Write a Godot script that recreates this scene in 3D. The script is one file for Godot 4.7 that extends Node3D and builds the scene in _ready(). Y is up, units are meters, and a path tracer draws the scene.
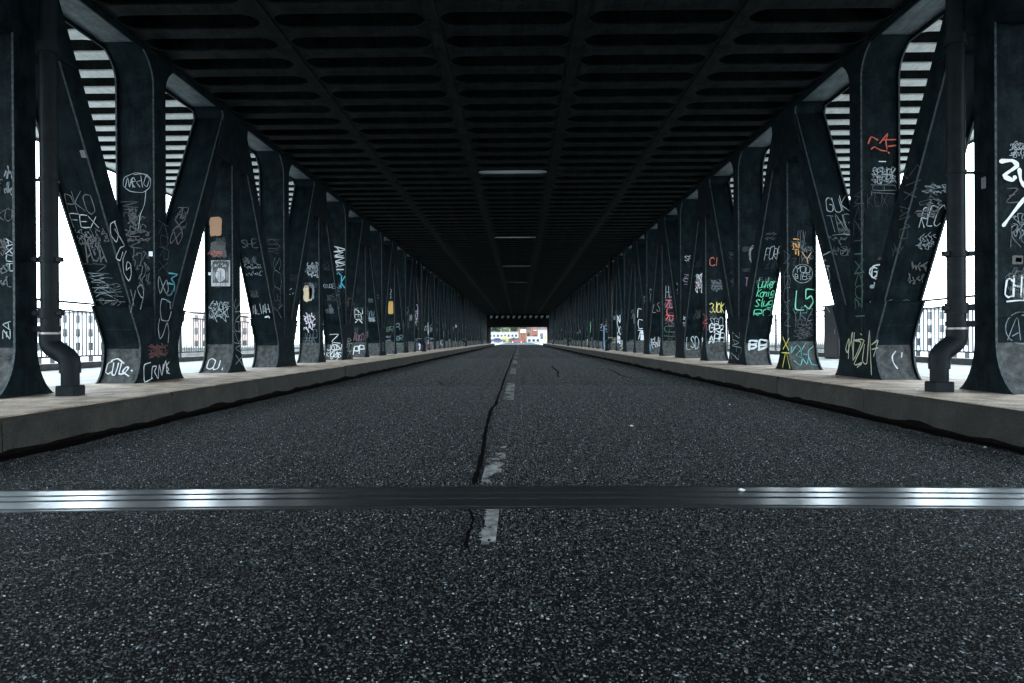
extends Node3D
# A two-level steel truss bridge: road below, rail deck above, graffiti on the posts.
# x = 0, z = 0 is the camera's place; the road runs along -z; road crown is y = 0.

const PANEL := 2.53          # distance between neighbouring verticals of a truss
const FIRST := 6.72          # distance of the first vertical in view
const PAVE := 0.25           # pavement height
const SOFFIT := 4.65         # underside of the chords
const KL := -3.66
const KR := 3.60
const XL := -5.13            # centre planes of the two trusses
const XR := 4.80
const BRIDGE_END := 104.0
const K_MIN := -6
const K_MAX := 38

var M := {}
var used := {}
var rng := RandomNumberGenerator.new()

# ---------------------------------------------------------------- mesh helpers
class MB:
	var v := PackedVector3Array()
	var n := PackedVector3Array()
	var c := PackedColorArray()
	var col := Color(1, 1, 1)
	var has_c := false
	func tri(a: Vector3, b: Vector3, d: Vector3, na: Vector3, nb: Vector3, nd: Vector3):
		var g = (d - a).cross(b - a)
		if g.dot(na + nb + nd) < 0.0:
			v.append_array([a, d, b]); n.append_array([na, nd, nb])
		else:
			v.append_array([a, b, d]); n.append_array([na, nb, nd])
		c.append_array([col, col, col])
	func quad(a: Vector3, b: Vector3, d: Vector3, e: Vector3, nn: Vector3):
		tri(a, b, d, nn, nn, nn); tri(a, d, e, nn, nn, nn)
	func quad_s(a, b, d, e, na, nb, nd, ne):
		tri(a, b, d, na, nb, nd); tri(a, d, e, na, nd, ne)
	func box(p: Vector3, q: Vector3, bev := 0.0):
		if bev > 0.0:
			bbox(p, q, bev); return
		var a = Vector3(min(p.x, q.x), min(p.y, q.y), min(p.z, q.z))
		var b = Vector3(max(p.x, q.x), max(p.y, q.y), max(p.z, q.z))
		quad(Vector3(a.x, a.y, b.z), Vector3(b.x, a.y, b.z), Vector3(b.x, b.y, b.z), Vector3(a.x, b.y, b.z), Vector3(0, 0, 1))
		quad(Vector3(a.x, a.y, a.z), Vector3(b.x, a.y, a.z), Vector3(b.x, b.y, a.z), Vector3(a.x, b.y, a.z), Vector3(0, 0, -1))
		quad(Vector3(a.x, a.y, a.z), Vector3(a.x, a.y, b.z), Vector3(a.x, b.y, b.z), Vector3(a.x, b.y, a.z), Vector3(-1, 0, 0))
		quad(Vector3(b.x, a.y, a.z), Vector3(b.x, a.y, b.z), Vector3(b.x, b.y, b.z), Vector3(b.x, b.y, a.z), Vector3(1, 0, 0))
		quad(Vector3(a.x, b.y, a.z), Vector3(b.x, b.y, a.z), Vector3(b.x, b.y, b.z), Vector3(a.x, b.y, b.z), Vector3(0, 1, 0))
		quad(Vector3(a.x, a.y, a.z), Vector3(b.x, a.y, a.z), Vector3(b.x, a.y, b.z), Vector3(a.x, a.y, b.z), Vector3(0, -1, 0))
	func bbox(p: Vector3, q: Vector3, e: float):
		# a box whose edges are chamfered: 6 faces, 12 edge strips, 8 corners
		var ce = (p + q) * 0.5
		var h = Vector3(abs(q.x - p.x), abs(q.y - p.y), abs(q.z - p.z)) * 0.5
		e = min(e, min(h.x, min(h.y, h.z)) * 0.9)
		for ax in 3:
			var b1 = (ax + 1) % 3; var b2 = (ax + 2) % 3
			for s in [-1.0, 1.0]:
				var nn = Vector3.ZERO; nn[ax] = s
				var pts = []
				for t in [[-1, -1], [1, -1], [1, 1], [-1, 1]]:
					var w = Vector3.ZERO
					w[ax] = s * h[ax]; w[b1] = t[0] * (h[b1] - e); w[b2] = t[1] * (h[b2] - e)
					pts.append(ce + w)
				quad(pts[0], pts[1], pts[2], pts[3], nn)
				for s2 in [-1.0, 1.0]:
					# strip between face (ax, s) and face (b1, s2)
					var r = []
					for t2 in [-1.0, 1.0]:
						var w1 = Vector3.ZERO; w1[ax] = s * h[ax]; w1[b1] = s2 * (h[b1] - e); w1[b2] = t2 * (h[b2] - e)
						var w2 = Vector3.ZERO; w2[ax] = s * (h[ax] - e); w2[b1] = s2 * h[b1]; w2[b2] = t2 * (h[b2] - e)
						r.append(ce + w1); r.append(ce + w2)
					var ns = Vector3.ZERO; ns[ax] = s; ns[b1] = s2
					quad(r[0], r[1], r[3], r[2], ns.normalized())
		for sx in [-1.0, 1.0]:
			for sy in [-1.0, 1.0]:
				for sz in [-1.0, 1.0]:
					var nn = Vector3(sx, sy, sz).normalized()
					tri(ce + Vector3(sx * h.x, sy * (h.y - e), sz * (h.z - e)), ce + Vector3(sx * (h.x - e), sy * h.y, sz * (h.z - e)), ce + Vector3(sx * (h.x - e), sy * (h.y - e), sz * h.z), nn, nn, nn)
	func tube(path: Array, radius: float, sides := 12, cap := true):
		var rings = []
		var up = Vector3(0.13, 0.21, 0.97).normalized()
		for i in path.size():
			var t: Vector3
			if i == 0: t = path[1] - path[0]
			elif i == path.size() - 1: t = path[i] - path[i - 1]
			else: t = (path[i + 1] - path[i]).normalized() + (path[i] - path[i - 1]).normalized()
			t = t.normalized()
			var a = t.cross(up).normalized(); var b = a.cross(t).normalized()
			var ring = []
			for k in sides:
				var an = TAU * k / sides
				ring.append(a * cos(an) + b * sin(an))
			rings.append(ring)
		for i in path.size() - 1:
			for k in sides:
				var k2 = (k + 1) % sides
				var n1 = rings[i][k]; var n2 = rings[i][k2]; var n3 = rings[i + 1][k2]; var n4 = rings[i + 1][k]
				quad_s(path[i] + n1 * radius, path[i] + n2 * radius, path[i + 1] + n3 * radius, path[i + 1] + n4 * radius, n1, n2, n3, n4)
		if cap:
			for e in [0, path.size() - 1]:
				var t = (path[1] - path[0]) if e == 0 else (path[e - 1] - path[e])
				t = -t.normalized()
				for k in sides:
					tri(path[e], path[e] + rings[e][k] * radius, path[e] + rings[e][(k + 1) % sides] * radius, t, t, t)
	func mesh() -> ArrayMesh:
		var arr = []; arr.resize(Mesh.ARRAY_MAX)
		arr[Mesh.ARRAY_VERTEX] = v; arr[Mesh.ARRAY_NORMAL] = n
		if has_c: arr[Mesh.ARRAY_COLOR] = c
		var m = ArrayMesh.new()
		m.add_surface_from_arrays(Mesh.PRIMITIVE_TRIANGLES, arr)
		return m

func numbered(called: String) -> String:
	if not used.has(called):
		used[called] = 0
		return called
	used[called] += 1
	return "%s_%03d" % [called, used[called]]

func obj(called: String, mesh: Mesh, mat: Material, parent: Node = self) -> MeshInstance3D:
	var o := MeshInstance3D.new()
	o.name = numbered(called) if parent == self else called
	o.mesh = mesh; o.material_override = mat
	parent.add_child(o, true)
	return o

func tag(o: Node, label: String, category: String, group := ""):
	o.set_meta("label", label); o.set_meta("category", category)
	if group != "": o.set_meta("group", group)

func thing(called: String, at: Vector3, label: String, category: String, group := "") -> Node3D:
	var o := Node3D.new(); o.name = numbered(called); add_child(o); o.position = at
	tag(o, label, category, group)
	return o

func setting(called: String, mesh: Mesh, mat: Material) -> MeshInstance3D:
	var o = obj(called, mesh, mat); o.set_meta("kind", "structure"); return o

# ---------------------------------------------------------------- materials
func noise_img(freq: float, size: int, seed_: int, octaves := 4, type := FastNoiseLite.TYPE_SIMPLEX_SMOOTH) -> Image:
	var f := FastNoiseLite.new()
	f.noise_type = type; f.seed = seed_; f.frequency = freq
	f.fractal_octaves = octaves
	return f.get_seamless_image(size, size)

func lin(r: float, g: float, b: float) -> Color:
	return Color(r, g, b).linear_to_srgb()

# an albedo texture from layered noise: base colour varied between a and b, with grit
func grime(size: int, a: Color, b: Color, coarse: float, fine: float, grit: float, seed_: int, streak := 0.0) -> ImageTexture:
	var n1 = noise_img(coarse, size, seed_).get_data()
	var n2 = noise_img(fine, size, seed_ + 7, 3).get_data()
	var out := PackedByteArray(); out.resize(size * size * 3)
	var r := RandomNumberGenerator.new(); r.seed = seed_
	for i in size * size:
		var t = n1[i] / 255.0 * 0.6 + n2[i] / 255.0 * 0.4
		if streak > 0.0:
			t = lerp(t, n2[(i % size) + size * (((i / size) / 10) % size)] / 255.0, streak)
		t = clamp((t - 0.25) * 2.0 + r.randf_range(-grit, grit), 0.0, 1.0)
		var cc = a.lerp(b, t)
		out[i * 3] = int(clamp(cc.r, 0, 1) * 255.0); out[i * 3 + 1] = int(clamp(cc.g, 0, 1) * 255.0); out[i * 3 + 2] = int(clamp(cc.b, 0, 1) * 255.0)
	var im := Image.create_from_data(size, size, false, Image.FORMAT_RGB8, out)
	im.generate_mipmaps()
	return ImageTexture.create_from_image(im)

func bump(freq: float, size: int, seed_: int, strength: float) -> ImageTexture:
	var im = noise_img(freq, size, seed_, 3)
	im.convert(Image.FORMAT_RGBA8)
	im.bump_map_to_normal_map(strength)
	im.generate_mipmaps()
	return ImageTexture.create_from_image(im)

func mat(called: String, colour: Color, rough: float, metal := 0.0) -> StandardMaterial3D:
	var m := StandardMaterial3D.new()
	m.albedo_color = colour; m.roughness = rough; m.metallic = metal
	M[called] = m
	return m

func tri_mat(called: String, tex: Texture2D, rough: float, tile: float, nm: Texture2D = null, nscale := 1.0) -> StandardMaterial3D:
	var m := mat(called, Color.WHITE, rough)
	m.albedo_texture = tex
	m.uv1_triplanar = true; m.uv1_world_triplanar = true
	m.uv1_scale = Vector3.ONE / tile
	if nm:
		m.normal_enabled = true; m.normal_texture = nm; m.normal_scale = nscale
	return m

# asphalt: dark binder with pale and mid-grey stones bedded in it
func asphalt_textures() -> Array:
	var size := 1024
	var alb := PackedFloat32Array(); alb.resize(size * size)
	var hgt := PackedFloat32Array(); hgt.resize(size * size)
	var warm := PackedFloat32Array(); warm.resize(size * size)
	var nz = noise_img(0.05, size, 5, 3).get_data()
	var r := RandomNumberGenerator.new(); r.seed = 77
	for i in size * size:
		alb[i] = 0.003 + 0.004 * nz[i] / 255.0 + r.randf() * 0.004
		hgt[i] = 0.1 + r.randf() * 0.1
	for s in 30000:
		var cx = r.randi_range(0, size - 1); var cy = r.randi_range(0, size - 1)
		var q = r.randf()
		var rad = r.randf_range(1.0, 2.3) if q < 0.75 else r.randf_range(2.2, 4.2)
		var tone = r.randf()
		var a = 0.007 + 0.014 * tone
		if tone > 0.72: a = 0.04 + r.randf() * 0.10
		if tone > 0.95: a = 0.18 + r.randf() * 0.22
		var el = r.randf_range(0.6, 1.5); var an = r.randf() * PI
		var ca = cos(an); var sa = sin(an); var w = r.randf_range(-0.06, 0.06)
		var ir = int(ceil(rad * 1.5))
		for dy in range(-ir, ir + 1):
			for dx in range(-ir, ir + 1):
				var ex = (dx * ca + dy * sa) / el; var ey = (-dx * sa + dy * ca) * el
				var d = ex * ex + ey * ey
				if d <= rad * rad:
					var i = posmod(cy + dy, size) * size + posmod(cx + dx, size)
					alb[i] = a; warm[i] = w
					hgt[i] = 0.35 + 0.6 * sqrt(1.0 - d / (rad * rad + 0.01))
	var out := PackedByteArray(); out.resize(size * size * 3)
	var hb := PackedByteArray(); hb.resize(size * size)
	for i in size * size:
		var cc = Color(alb[i] * (0.86 + warm[i]), alb[i] * 1.02, alb[i] * (1.07 - warm[i])).linear_to_srgb()
		out[i * 3] = int(clamp(cc.r, 0, 1) * 255); out[i * 3 + 1] = int(clamp(cc.g, 0, 1) * 255); out[i * 3 + 2] = int(clamp(cc.b, 0, 1) * 255)
		hb[i] = int(clamp(hgt[i], 0, 1) * 255)
	var im := Image.create_from_data(size, size, false, Image.FORMAT_RGB8, out); im.generate_mipmaps()
	var hi := Image.create_from_data(size, size, false, Image.FORMAT_L8, hb)
	hi.convert(Image.FORMAT_RGBA8); hi.bump_map_to_normal_map(2.2); hi.generate_mipmaps()
	return [ImageTexture.create_from_image(im), ImageTexture.create_from_image(hi)]

func make_materials():
	var at = asphalt_textures()
	var asp = tri_mat("asphalt", at[0], 0.8, 1.55, at[1], 1.2)
	asp.vertex_color_use_as_albedo = true
	asp.metallic_specular = 0.12
	var sn = bump(0.02, 512, 31, 1.6)
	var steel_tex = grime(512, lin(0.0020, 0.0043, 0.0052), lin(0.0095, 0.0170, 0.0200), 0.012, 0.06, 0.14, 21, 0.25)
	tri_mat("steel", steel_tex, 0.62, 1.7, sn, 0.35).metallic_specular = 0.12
	tri_mat("edge_highlight", grime(512, lin(0.010, 0.017, 0.020), lin(0.065, 0.080, 0.085), 0.02, 0.15, 0.3, 28), 0.55, 0.7).metallic_specular = 0.25  # paler tone for plate edges: caught light put into the colour
	tri_mat("foot_paint", grime(512, lin(0.018, 0.020, 0.021), lin(0.105, 0.108, 0.106), 0.014, 0.2, 0.5, 29), 0.8, 0.9, sn, 0.4).metallic_specular = 0.2
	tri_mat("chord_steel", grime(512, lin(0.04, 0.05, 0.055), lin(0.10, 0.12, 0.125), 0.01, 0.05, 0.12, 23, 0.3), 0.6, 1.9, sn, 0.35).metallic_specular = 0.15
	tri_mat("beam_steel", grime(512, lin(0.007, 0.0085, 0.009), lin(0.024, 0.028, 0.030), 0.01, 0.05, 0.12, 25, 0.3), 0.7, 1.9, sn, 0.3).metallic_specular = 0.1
	tri_mat("cantilever_daylit", grime(512, lin(0.26, 0.27, 0.27), lin(0.50, 0.51, 0.50), 0.01, 0.05, 0.12, 26, 0.5), 0.6, 1.3, sn, 0.3)  # outer flanges paler than the same beams inside: daylight put into colour
	mat("reflector_pale", lin(0.085, 0.09, 0.09), 0.8)  # for the plates added to brighten the slot bays
	tri_mat("deck_concrete", grime(256, lin(0.012, 0.012, 0.012), lin(0.028, 0.028, 0.028), 0.02, 0.1, 0.1, 27), 0.9, 2.0)
	var cn = bump(0.12, 512, 41, 2.5)
	tri_mat("paving", grime(1024, lin(0.15, 0.105, 0.074), lin(0.44, 0.335, 0.255), 0.008, 0.09, 0.22, 43), 0.85, 3.1, cn, 0.6)
	tri_mat("walkway", grime(512, lin(0.30, 0.29, 0.285), lin(0.42, 0.41, 0.405), 0.008, 0.09, 0.16, 44), 0.85, 3.1, cn, 0.5)
	for k in 3:
		tri_mat("kerb%d" % k, grime(512, lin(0.0035, 0.0034, 0.0024) * (0.9 + 0.1 * k), lin(0.021, 0.0195, 0.0135) * (0.9 + 0.1 * k), 0.01, 0.08, 0.25, 50 + k), 0.9, 1.7, cn, 0.8)
	tri_mat("gutter_dirt_shade", grime(256, lin(0.0012, 0.0011, 0.001), lin(0.006, 0.005, 0.004), 0.03, 0.2, 0.3, 55), 0.95, 0.8, cn, 1.0).metallic_specular = 0.1  # dirt colour, darkened further to carry the shade at the kerb foot
	var paint = tri_mat("road_paint", grime(512, lin(0.07, 0.072, 0.07), lin(0.42, 0.42, 0.40), 0.02, 0.18, 0.3, 57), 0.75, 0.9, at[1], 0.6)
	paint.vertex_color_use_as_albedo = true
	mat("tar", lin(0.002, 0.002, 0.0022), 0.8).metallic_specular = 0.1
	tri_mat("joint_steel", grime(512, lin(0.30, 0.32, 0.34), lin(0.44, 0.46, 0.47), 0.02, 0.15, 0.1, 59, 0.5), 0.29, 0.9).metallic = 1.0
	mat("joint_rubber", lin(0.008, 0.008, 0.009), 0.6)
	tri_mat("pipe_iron", grime(256, lin(0.004, 0.006, 0.007), lin(0.010, 0.014, 0.016), 0.02, 0.12, 0.1, 61), 0.5, 0.8, sn, 0.3).metallic_specular = 0.2
	mat("clamp_steel", lin(0.22, 0.21, 0.20), 0.5, 1.0)
	mat("rail_paint", lin(0.022, 0.026, 0.03), 0.45)
	tri_mat("plinth", grime(256, lin(0.04, 0.04, 0.04), lin(0.09, 0.09, 0.09), 0.02, 0.1, 0.1, 63), 0.9, 1.2)
	tri_mat("ground", grime(256, lin(0.16, 0.16, 0.15), lin(0.28, 0.27, 0.25), 0.02, 0.1, 0.1, 65), 0.95, 9.0)
	tri_mat("yard", grime(256, lin(0.04, 0.04, 0.037), lin(0.085, 0.08, 0.076), 0.02, 0.1, 0.1, 66), 0.95, 9.0)
	tri_mat("pale_wall", grime(256, lin(0.34, 0.34, 0.36), lin(0.46, 0.46, 0.48), 0.02, 0.1, 0.06, 67), 0.9, 6.0)
	tri_mat("brick_wall", grime(256, lin(0.07, 0.022, 0.013), lin(0.15, 0.05, 0.03), 0.03, 0.2, 0.15, 69), 0.9, 4.0)
	tri_mat("hazed_brick", grime(256, lin(0.24, 0.17, 0.155), lin(0.33, 0.24, 0.215), 0.03, 0.2, 0.12, 70), 0.9, 4.0)  # brick colour paled to stand in for haze outside
	tri_mat("olive_wall", grime(256, lin(0.045, 0.045, 0.035), lin(0.085, 0.08, 0.06), 0.03, 0.2, 0.12, 72), 0.9, 5.0)
	mat("black_steel", lin(0.003, 0.003, 0.003), 0.9).metallic_specular = 0.05
	tri_mat("ochre_wall", grime(256, lin(0.15, 0.085, 0.05), lin(0.24, 0.14, 0.085), 0.03, 0.2, 0.1, 71), 0.9, 4.0)
	mat("cabin_white", lin(0.20, 0.195, 0.225), 0.6)
	mat("white_paint", lin(0.76, 0.76, 0.77), 0.35)
	mat("window_glass", lin(0.012, 0.015, 0.018), 0.08)
	mat("tyre", lin(0.012, 0.012, 0.012), 0.8)
	mat("rim_metal", lin(0.4, 0.4, 0.4), 0.4, 1.0)
	mat("blue_paint", lin(0.006, 0.012, 0.04), 0.4)
	mat("red_paint", lin(0.11, 0.012, 0.012), 0.4)
	mat("yellow_paint", lin(0.36, 0.28, 0.02), 0.5)
	mat("tail_lamp", lin(0.35, 0.02, 0.02), 0.2)
	mat("bark", lin(0.06, 0.045, 0.035), 0.9)
	mat("leaf_dark", lin(0.015, 0.03, 0.012), 0.7).backlight = lin(0.01, 0.02, 0.006)
	mat("leaf_olive", lin(0.05, 0.055, 0.03), 0.7).backlight = lin(0.03, 0.035, 0.015)
	mat("leaf_yellow", lin(0.30, 0.28, 0.02), 0.7).backlight = lin(0.3, 0.3, 0.03)
	mat("litter_white", lin(0.6, 0.6, 0.58), 0.8)
	mat("cabinet_grey", lin(0.02, 0.022, 0.024), 0.5)
	mat("roof_felt", lin(0.08, 0.08, 0.08), 0.9)

func paint_mat(hex: String) -> StandardMaterial3D:
	if not M.has(hex):
		var m = mat(hex, Color(hex), 0.6)
		m.cull_mode = BaseMaterial3D.CULL_DISABLED
	return M[hex]

# ---------------------------------------------------------------- truss members
# A member is a welded box: two side plates with edge profiles front(y) and back(y), and
# flange plates set back between them. z > 0 is towards the camera.
func member(ys: Array, fr: Array, bk: Array, xw: float, inset := 0.045, seams := []) -> ArrayMesh:
	var b := MB.new()
	var t := 0.022
	for s in [-1.0, 1.0]:
		var xo = s * xw; var xi = s * (xw - t)
		for i in ys.size() - 1:
			var y0 = ys[i]; var y1 = ys[i + 1]
			b.quad(Vector3(xo, y0, fr[i]), Vector3(xo, y0, bk[i]), Vector3(xo, y1, bk[i + 1]), Vector3(xo, y1, fr[i + 1]), Vector3(s, 0, 0))
			b.quad(Vector3(xi, y0, fr[i]), Vector3(xi, y0, fr[i] - inset), Vector3(xi, y1, fr[i + 1] - inset), Vector3(xi, y1, fr[i + 1]), Vector3(-s, 0, 0))
			b.quad(Vector3(xi, y0, bk[i]), Vector3(xi, y0, bk[i] + inset), Vector3(xi, y1, bk[i + 1] + inset), Vector3(xi, y1, bk[i + 1]), Vector3(-s, 0, 0))
		strip(b, ys, bk, min(xi, xo), max(xi, xo), -1.0, 0.0)
	strip(b, ys, fr, -xw + t, xw - t, 1.0, -inset)
	strip(b, ys, bk, -xw + t, xw - t, -1.0, inset)
	for e in [0, ys.size() - 1]:
		b.quad(Vector3(-xw, ys[e], fr[e]), Vector3(xw, ys[e], fr[e]), Vector3(xw, ys[e], bk[e]), Vector3(-xw, ys[e], bk[e]), Vector3(0, -1 if e == 0 else 1, 0))
	for y in seams:
		var z = at_y(ys, fr, y) - inset
		var z2 = at_y(ys, bk, y) + inset
		b.box(Vector3(-xw + t, y - 0.008, z - 0.01), Vector3(xw - t, y + 0.008, z + 0.012))
		b.box(Vector3(-xw + t, y - 0.008, z2 - 0.012), Vector3(xw - t, y + 0.008, z2 + 0.01))
	return b.mesh()

# the front edges of the two side plates, toned lighter as a painted highlight
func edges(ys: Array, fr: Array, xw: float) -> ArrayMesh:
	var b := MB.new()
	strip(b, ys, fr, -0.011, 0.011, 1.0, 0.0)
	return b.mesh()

func at_y(ys: Array, zs: Array, y: float) -> float:
	for i in ys.size() - 1:
		if y <= ys[i + 1]:
			return lerp(zs[i], zs[i + 1], clamp((y - ys[i]) / (ys[i + 1] - ys[i]), 0.0, 1.0))
	return zs[-1]

func strip(b: MB, ys: Array, zs: Array, xa: float, xb: float, s: float, off: float):
	var nn = []
	for i in ys.size():
		var i0 = max(i - 1, 0); var i1 = min(i + 1, ys.size() - 1)
		nn.append(Vector3(0, -(zs[i1] - zs[i0]) * s, (ys[i1] - ys[i0]) * s * s).normalized() * Vector3(1, 1, s))
	for i in ys.size() - 1:
		b.quad_s(Vector3(xa, ys[i], zs[i] + off), Vector3(xb, ys[i], zs[i] + off), Vector3(xb, ys[i + 1], zs[i + 1] + off), Vector3(xa, ys[i + 1], zs[i + 1] + off), nn[i], nn[i], nn[i + 1], nn[i + 1])

const TOP := 4.40            # chord soffit above the pavement
const EYE := 0.54            # camera above the pavement

func foot(y: float, flare: float, h: float) -> float:
	if y >= h: return 0.0
	var q = (h - y) / h * 0.96
	return flare * (1.0 - sqrt(1.0 - q * q)) / (1.0 - sqrt(1.0 - 0.96 * 0.96))

func head(y: float, flare: float, h: float) -> float:
	return foot(TOP - y, flare, h)

# profile tables of the five kinds of member: [ys, front z, back z, half width]
var prof := {}
func make_profiles():
	var ys = [0.0, 0.025, 0.06, 0.11, 0.18, 0.26, 0.36, 0.45, 0.52, 1.5, 3.0, TOP]
	var f = []; var k = []
	for y in ys:
		var w = 0.15 + foot(y, 0.27, 0.52)
		f.append(w); k.append(-w)
	prof["post"] = [ys, f, k, 0.25]
	ys = [0.62, 1.5, 3.0, TOP - 0.42, TOP - 0.34, TOP - 0.25, TOP - 0.17, TOP - 0.10, TOP - 0.05, TOP - 0.02, TOP]
	f = []; k = []
	for y in ys:
		var w = 0.15 + head(y, 0.36, 0.42)
		f.append(w); k.append(-w)
	prof["hanger"] = [ys, f, k, 0.262]
	ys = [0.0, 0.025, 0.06, 0.11, 0.18, 0.26, 0.34, 0.42, 0.5, 0.6, 1.0]
	f = []; k = []
	for y in ys:
		var w = max(0.43, 0.43 + 0.52 * (y - EYE)) + 0.055 + foot(y, 0.18, 0.42)
		f.append(w); k.append(-w)
	prof["gusset"] = [ys, f, k, 0.25]
	ys = [0.45, 1.6, 3.0, TOP]
	f = []; k = []
	for y in ys:
		f.append(0.43 + 0.52 * (y - EYE)); k.append(0.10 + 0.52 * (y - EYE))
	prof["near"] = [ys, f, k, 0.24]
	f = []; k = []
	for y in ys:
		f.append(-0.10 - 0.52 * (y - EYE)); k.append(-0.43 - 0.52 * (y - EYE))
	prof["far"] = [ys, f, k, 0.24]
	ys = [TOP - 0.85, TOP - 0.6, TOP - 0.42, TOP - 0.3, TOP - 0.2, TOP - 0.11, TOP - 0.05, TOP - 0.02, TOP]
	f = []; k = []
	for y in ys:
		var w = 0.10 + 0.52 * (TOP - y) + 0.24
		w = max(w, 0.42) if false else 0.36 + 0.50 * (TOP - y) + head(y, 0.26, 0.34)
		f.append(w); k.append(-w)
	prof["crown"] = [ys, f, k, 0.255]

# ---------------------------------------------------------------- graffiti
const GLYPH := {
	"A": "00 26 40;11 32", "B": "00 06 36 45 33 03;33 42 31 00", "C": "45 26 05 01 20 41", "D": "00 06 35 43 31 00", "E": "46 06 00 40;03 33", "F": "46 06 00;03 33",
	"G": "45 26 05 01 20 41 43 23", "H": "06 00;46 40;03 43", "I": "26 20", "J": "36 31 10 01", "K": "06 00;46 03 40", "L": "06 00 40", "M": "00 06 23 46 40",
	"N": "00 06 40 46", "O": "26 05 01 20 41 45 26", "P": "00 06 36 45 43 03", "Q": "26 05 01 20 41 45 26;32 50", "R": "00 06 36 45 43 03 40", "S": "45 26 05 14 32 41 20 01",
	"T": "06 46;26 20", "U": "06 01 20 41 46", "V": "06 20 46", "W": "06 10 24 30 46", "X": "06 40;46 00", "Y": "06 23 46;23 20", "Z": "06 46 00 40;13 33",
	"0": "26 05 01 20 41 45 26", "1": "14 26 20", "2": "05 26 45 44 00 40", "3": "05 26 45 33 23;33 42 20 01", "4": "30 36 02 42", "5": "46 06 03 34 42 20 01", "7": "06 46 10;13 33",
	"8": "23 05 26 45 23 01 20 41 23", "9": "43 23 05 26 45 43 20", ".": "20 21", "-": "03 43", "/": "00 23 46", "(": "36 14 12 30", "'": "26 24", "*": "12 34;14 32;05 41", ">": "06 43 00 06",
	"a": "44 24 03 01 20 42;44 41 50", "e": "02 42 44 24 02 20 40", "i": "24 20;26 27", "l": "26 21 30", "t": "26 21 30;14 34", "r": "04 00;02 24 44", "n": "04 00;02 24 43 40", "o": "24 03 01 20 41 43 24",
	"g": "44 24 03 11 42;44 4. 2. 0.", "b": "06 00 31 43 24 03", "k": "06 00;44 02 40", "u": "04 01 20 42;44 40", "s": "43 24 13 31 20 01", " ": ""}

func glyph_pts(w: String) -> Vector2:
	var y = -1.0 if w[1] == "." else float(w[1])
	return Vector2(float(w[0]) / 4.0, y / 6.0)

# polylines in a unit box for one piece of writing
func strokes_for(text: String, style: String, r: RandomNumberGenerator) -> Array:
	var out = []
	if text.begins_with("@"):
		for part in text.substr(1).split(";"):
			var w = part.split(" "); var p = PackedVector2Array()
			for i in range(0, w.size() - 1, 2): p.append(Vector2(float(w[i]), float(w[i + 1])) / 100.0)
			out.append(p)
		return out
	if text.begins_with("#"):
		# an unreadable hand tag: loops and zigzags that run from left to right
		var n = int(text.substr(1))
		for line in n:
			var p = PackedVector2Array()
			var steps = r.randi_range(16, 24)
			var a1 = r.randf() * TAU; var a2 = r.randf() * TAU; var fq = r.randf_range(1.0, 1.6)
			var y0 = 0.5 if n == 1 else 0.22 + 0.56 * line / (n - 1.0)
			for i in steps:
				var s = i / (steps - 1.0)
				p.append(Vector2(clamp(s * 0.86 + 0.07 + 0.10 * sin(i * fq * 1.9 + a1), 0, 1), clamp(y0 + (0.46 if n == 1 else 0.26) * sin(i * fq + a2) * (0.55 + 0.45 * sin(i * 0.7 + a1)) + r.randf_range(-0.06, 0.06), 0, 1)))
			out.append(p)
		return out
	var words = text.split("/")
	for li in words.size():
		var w = words[li]
		var y1 = 1.0 - float(li) / words.size(); var hh = 1.0 / words.size() * (0.84 if words.size() > 1 else 1.0)
		var cw = 1.0 / max(1, w.length())
		for ci in w.length():
			var g: String = GLYPH.get(w[ci], "")
			if g == "": continue
			var sc = r.randf_range(0.82, 1.1); var dy = r.randf_range(-0.08, 0.08); var sl = r.randf_range(-0.05, 0.22)
			for part in g.split(";"):
				var p = PackedVector2Array()
				for q in part.split(" "):
					var u = glyph_pts(q)
					u += Vector2(r.randf_range(-0.09, 0.09), r.randf_range(-0.06, 0.06))
					p.append(Vector2((ci + 0.1 + (u.x + sl * (u.y - 0.5)) * 0.92 * sc) * cw, y1 - hh + hh * clamp(u.y * sc + dy, -0.2, 1.15)))
				out.append(p)
	if style.contains("o"):
		var p = PackedVector2Array()
		for i in 22:
			var an = 1.2 + TAU * 1.12 * i / 21.0
			p.append(Vector2(0.5 + (0.6 + 0.02 * i / 21.0) * cos(an), 0.5 + 0.66 * sin(an)))
		out.append(p)
	if style.contains("_"):
		out.append(PackedVector2Array([Vector2(0.05, -0.2), Vector2(0.5, -0.14), Vector2(1.0, -0.22)]))
	return out

func smooth(p: PackedVector2Array, sub := 4) -> PackedVector2Array:
	if p.size() < 3: return p
	var o = PackedVector2Array()
	for i in p.size() - 1:
		var a = p[max(i - 1, 0)]; var b = p[i]; var c = p[i + 1]; var d = p[min(i + 2, p.size() - 1)]
		for k in sub:
			var t = float(k) / sub
			o.append(b.lerp(c, t).lerp(b.cubic_interpolate(c, a, d, t), 0.55))
	o.append(p[p.size() - 1])
	return o

# where on a member a face coordinate lies. Face "F": u = x in the member, "I": u = z. v = height above the pavement.
func face_point(kind: String, face: String, side: float, u: float, v: float, lift: float) -> Vector3:
	var P = prof[kind]
	if face == "F":
		return Vector3(u, v, at_y(P[0], P[1], v) - 0.045 + lift)
	return Vector3(-side * (P[3] + lift), v, u)

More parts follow.
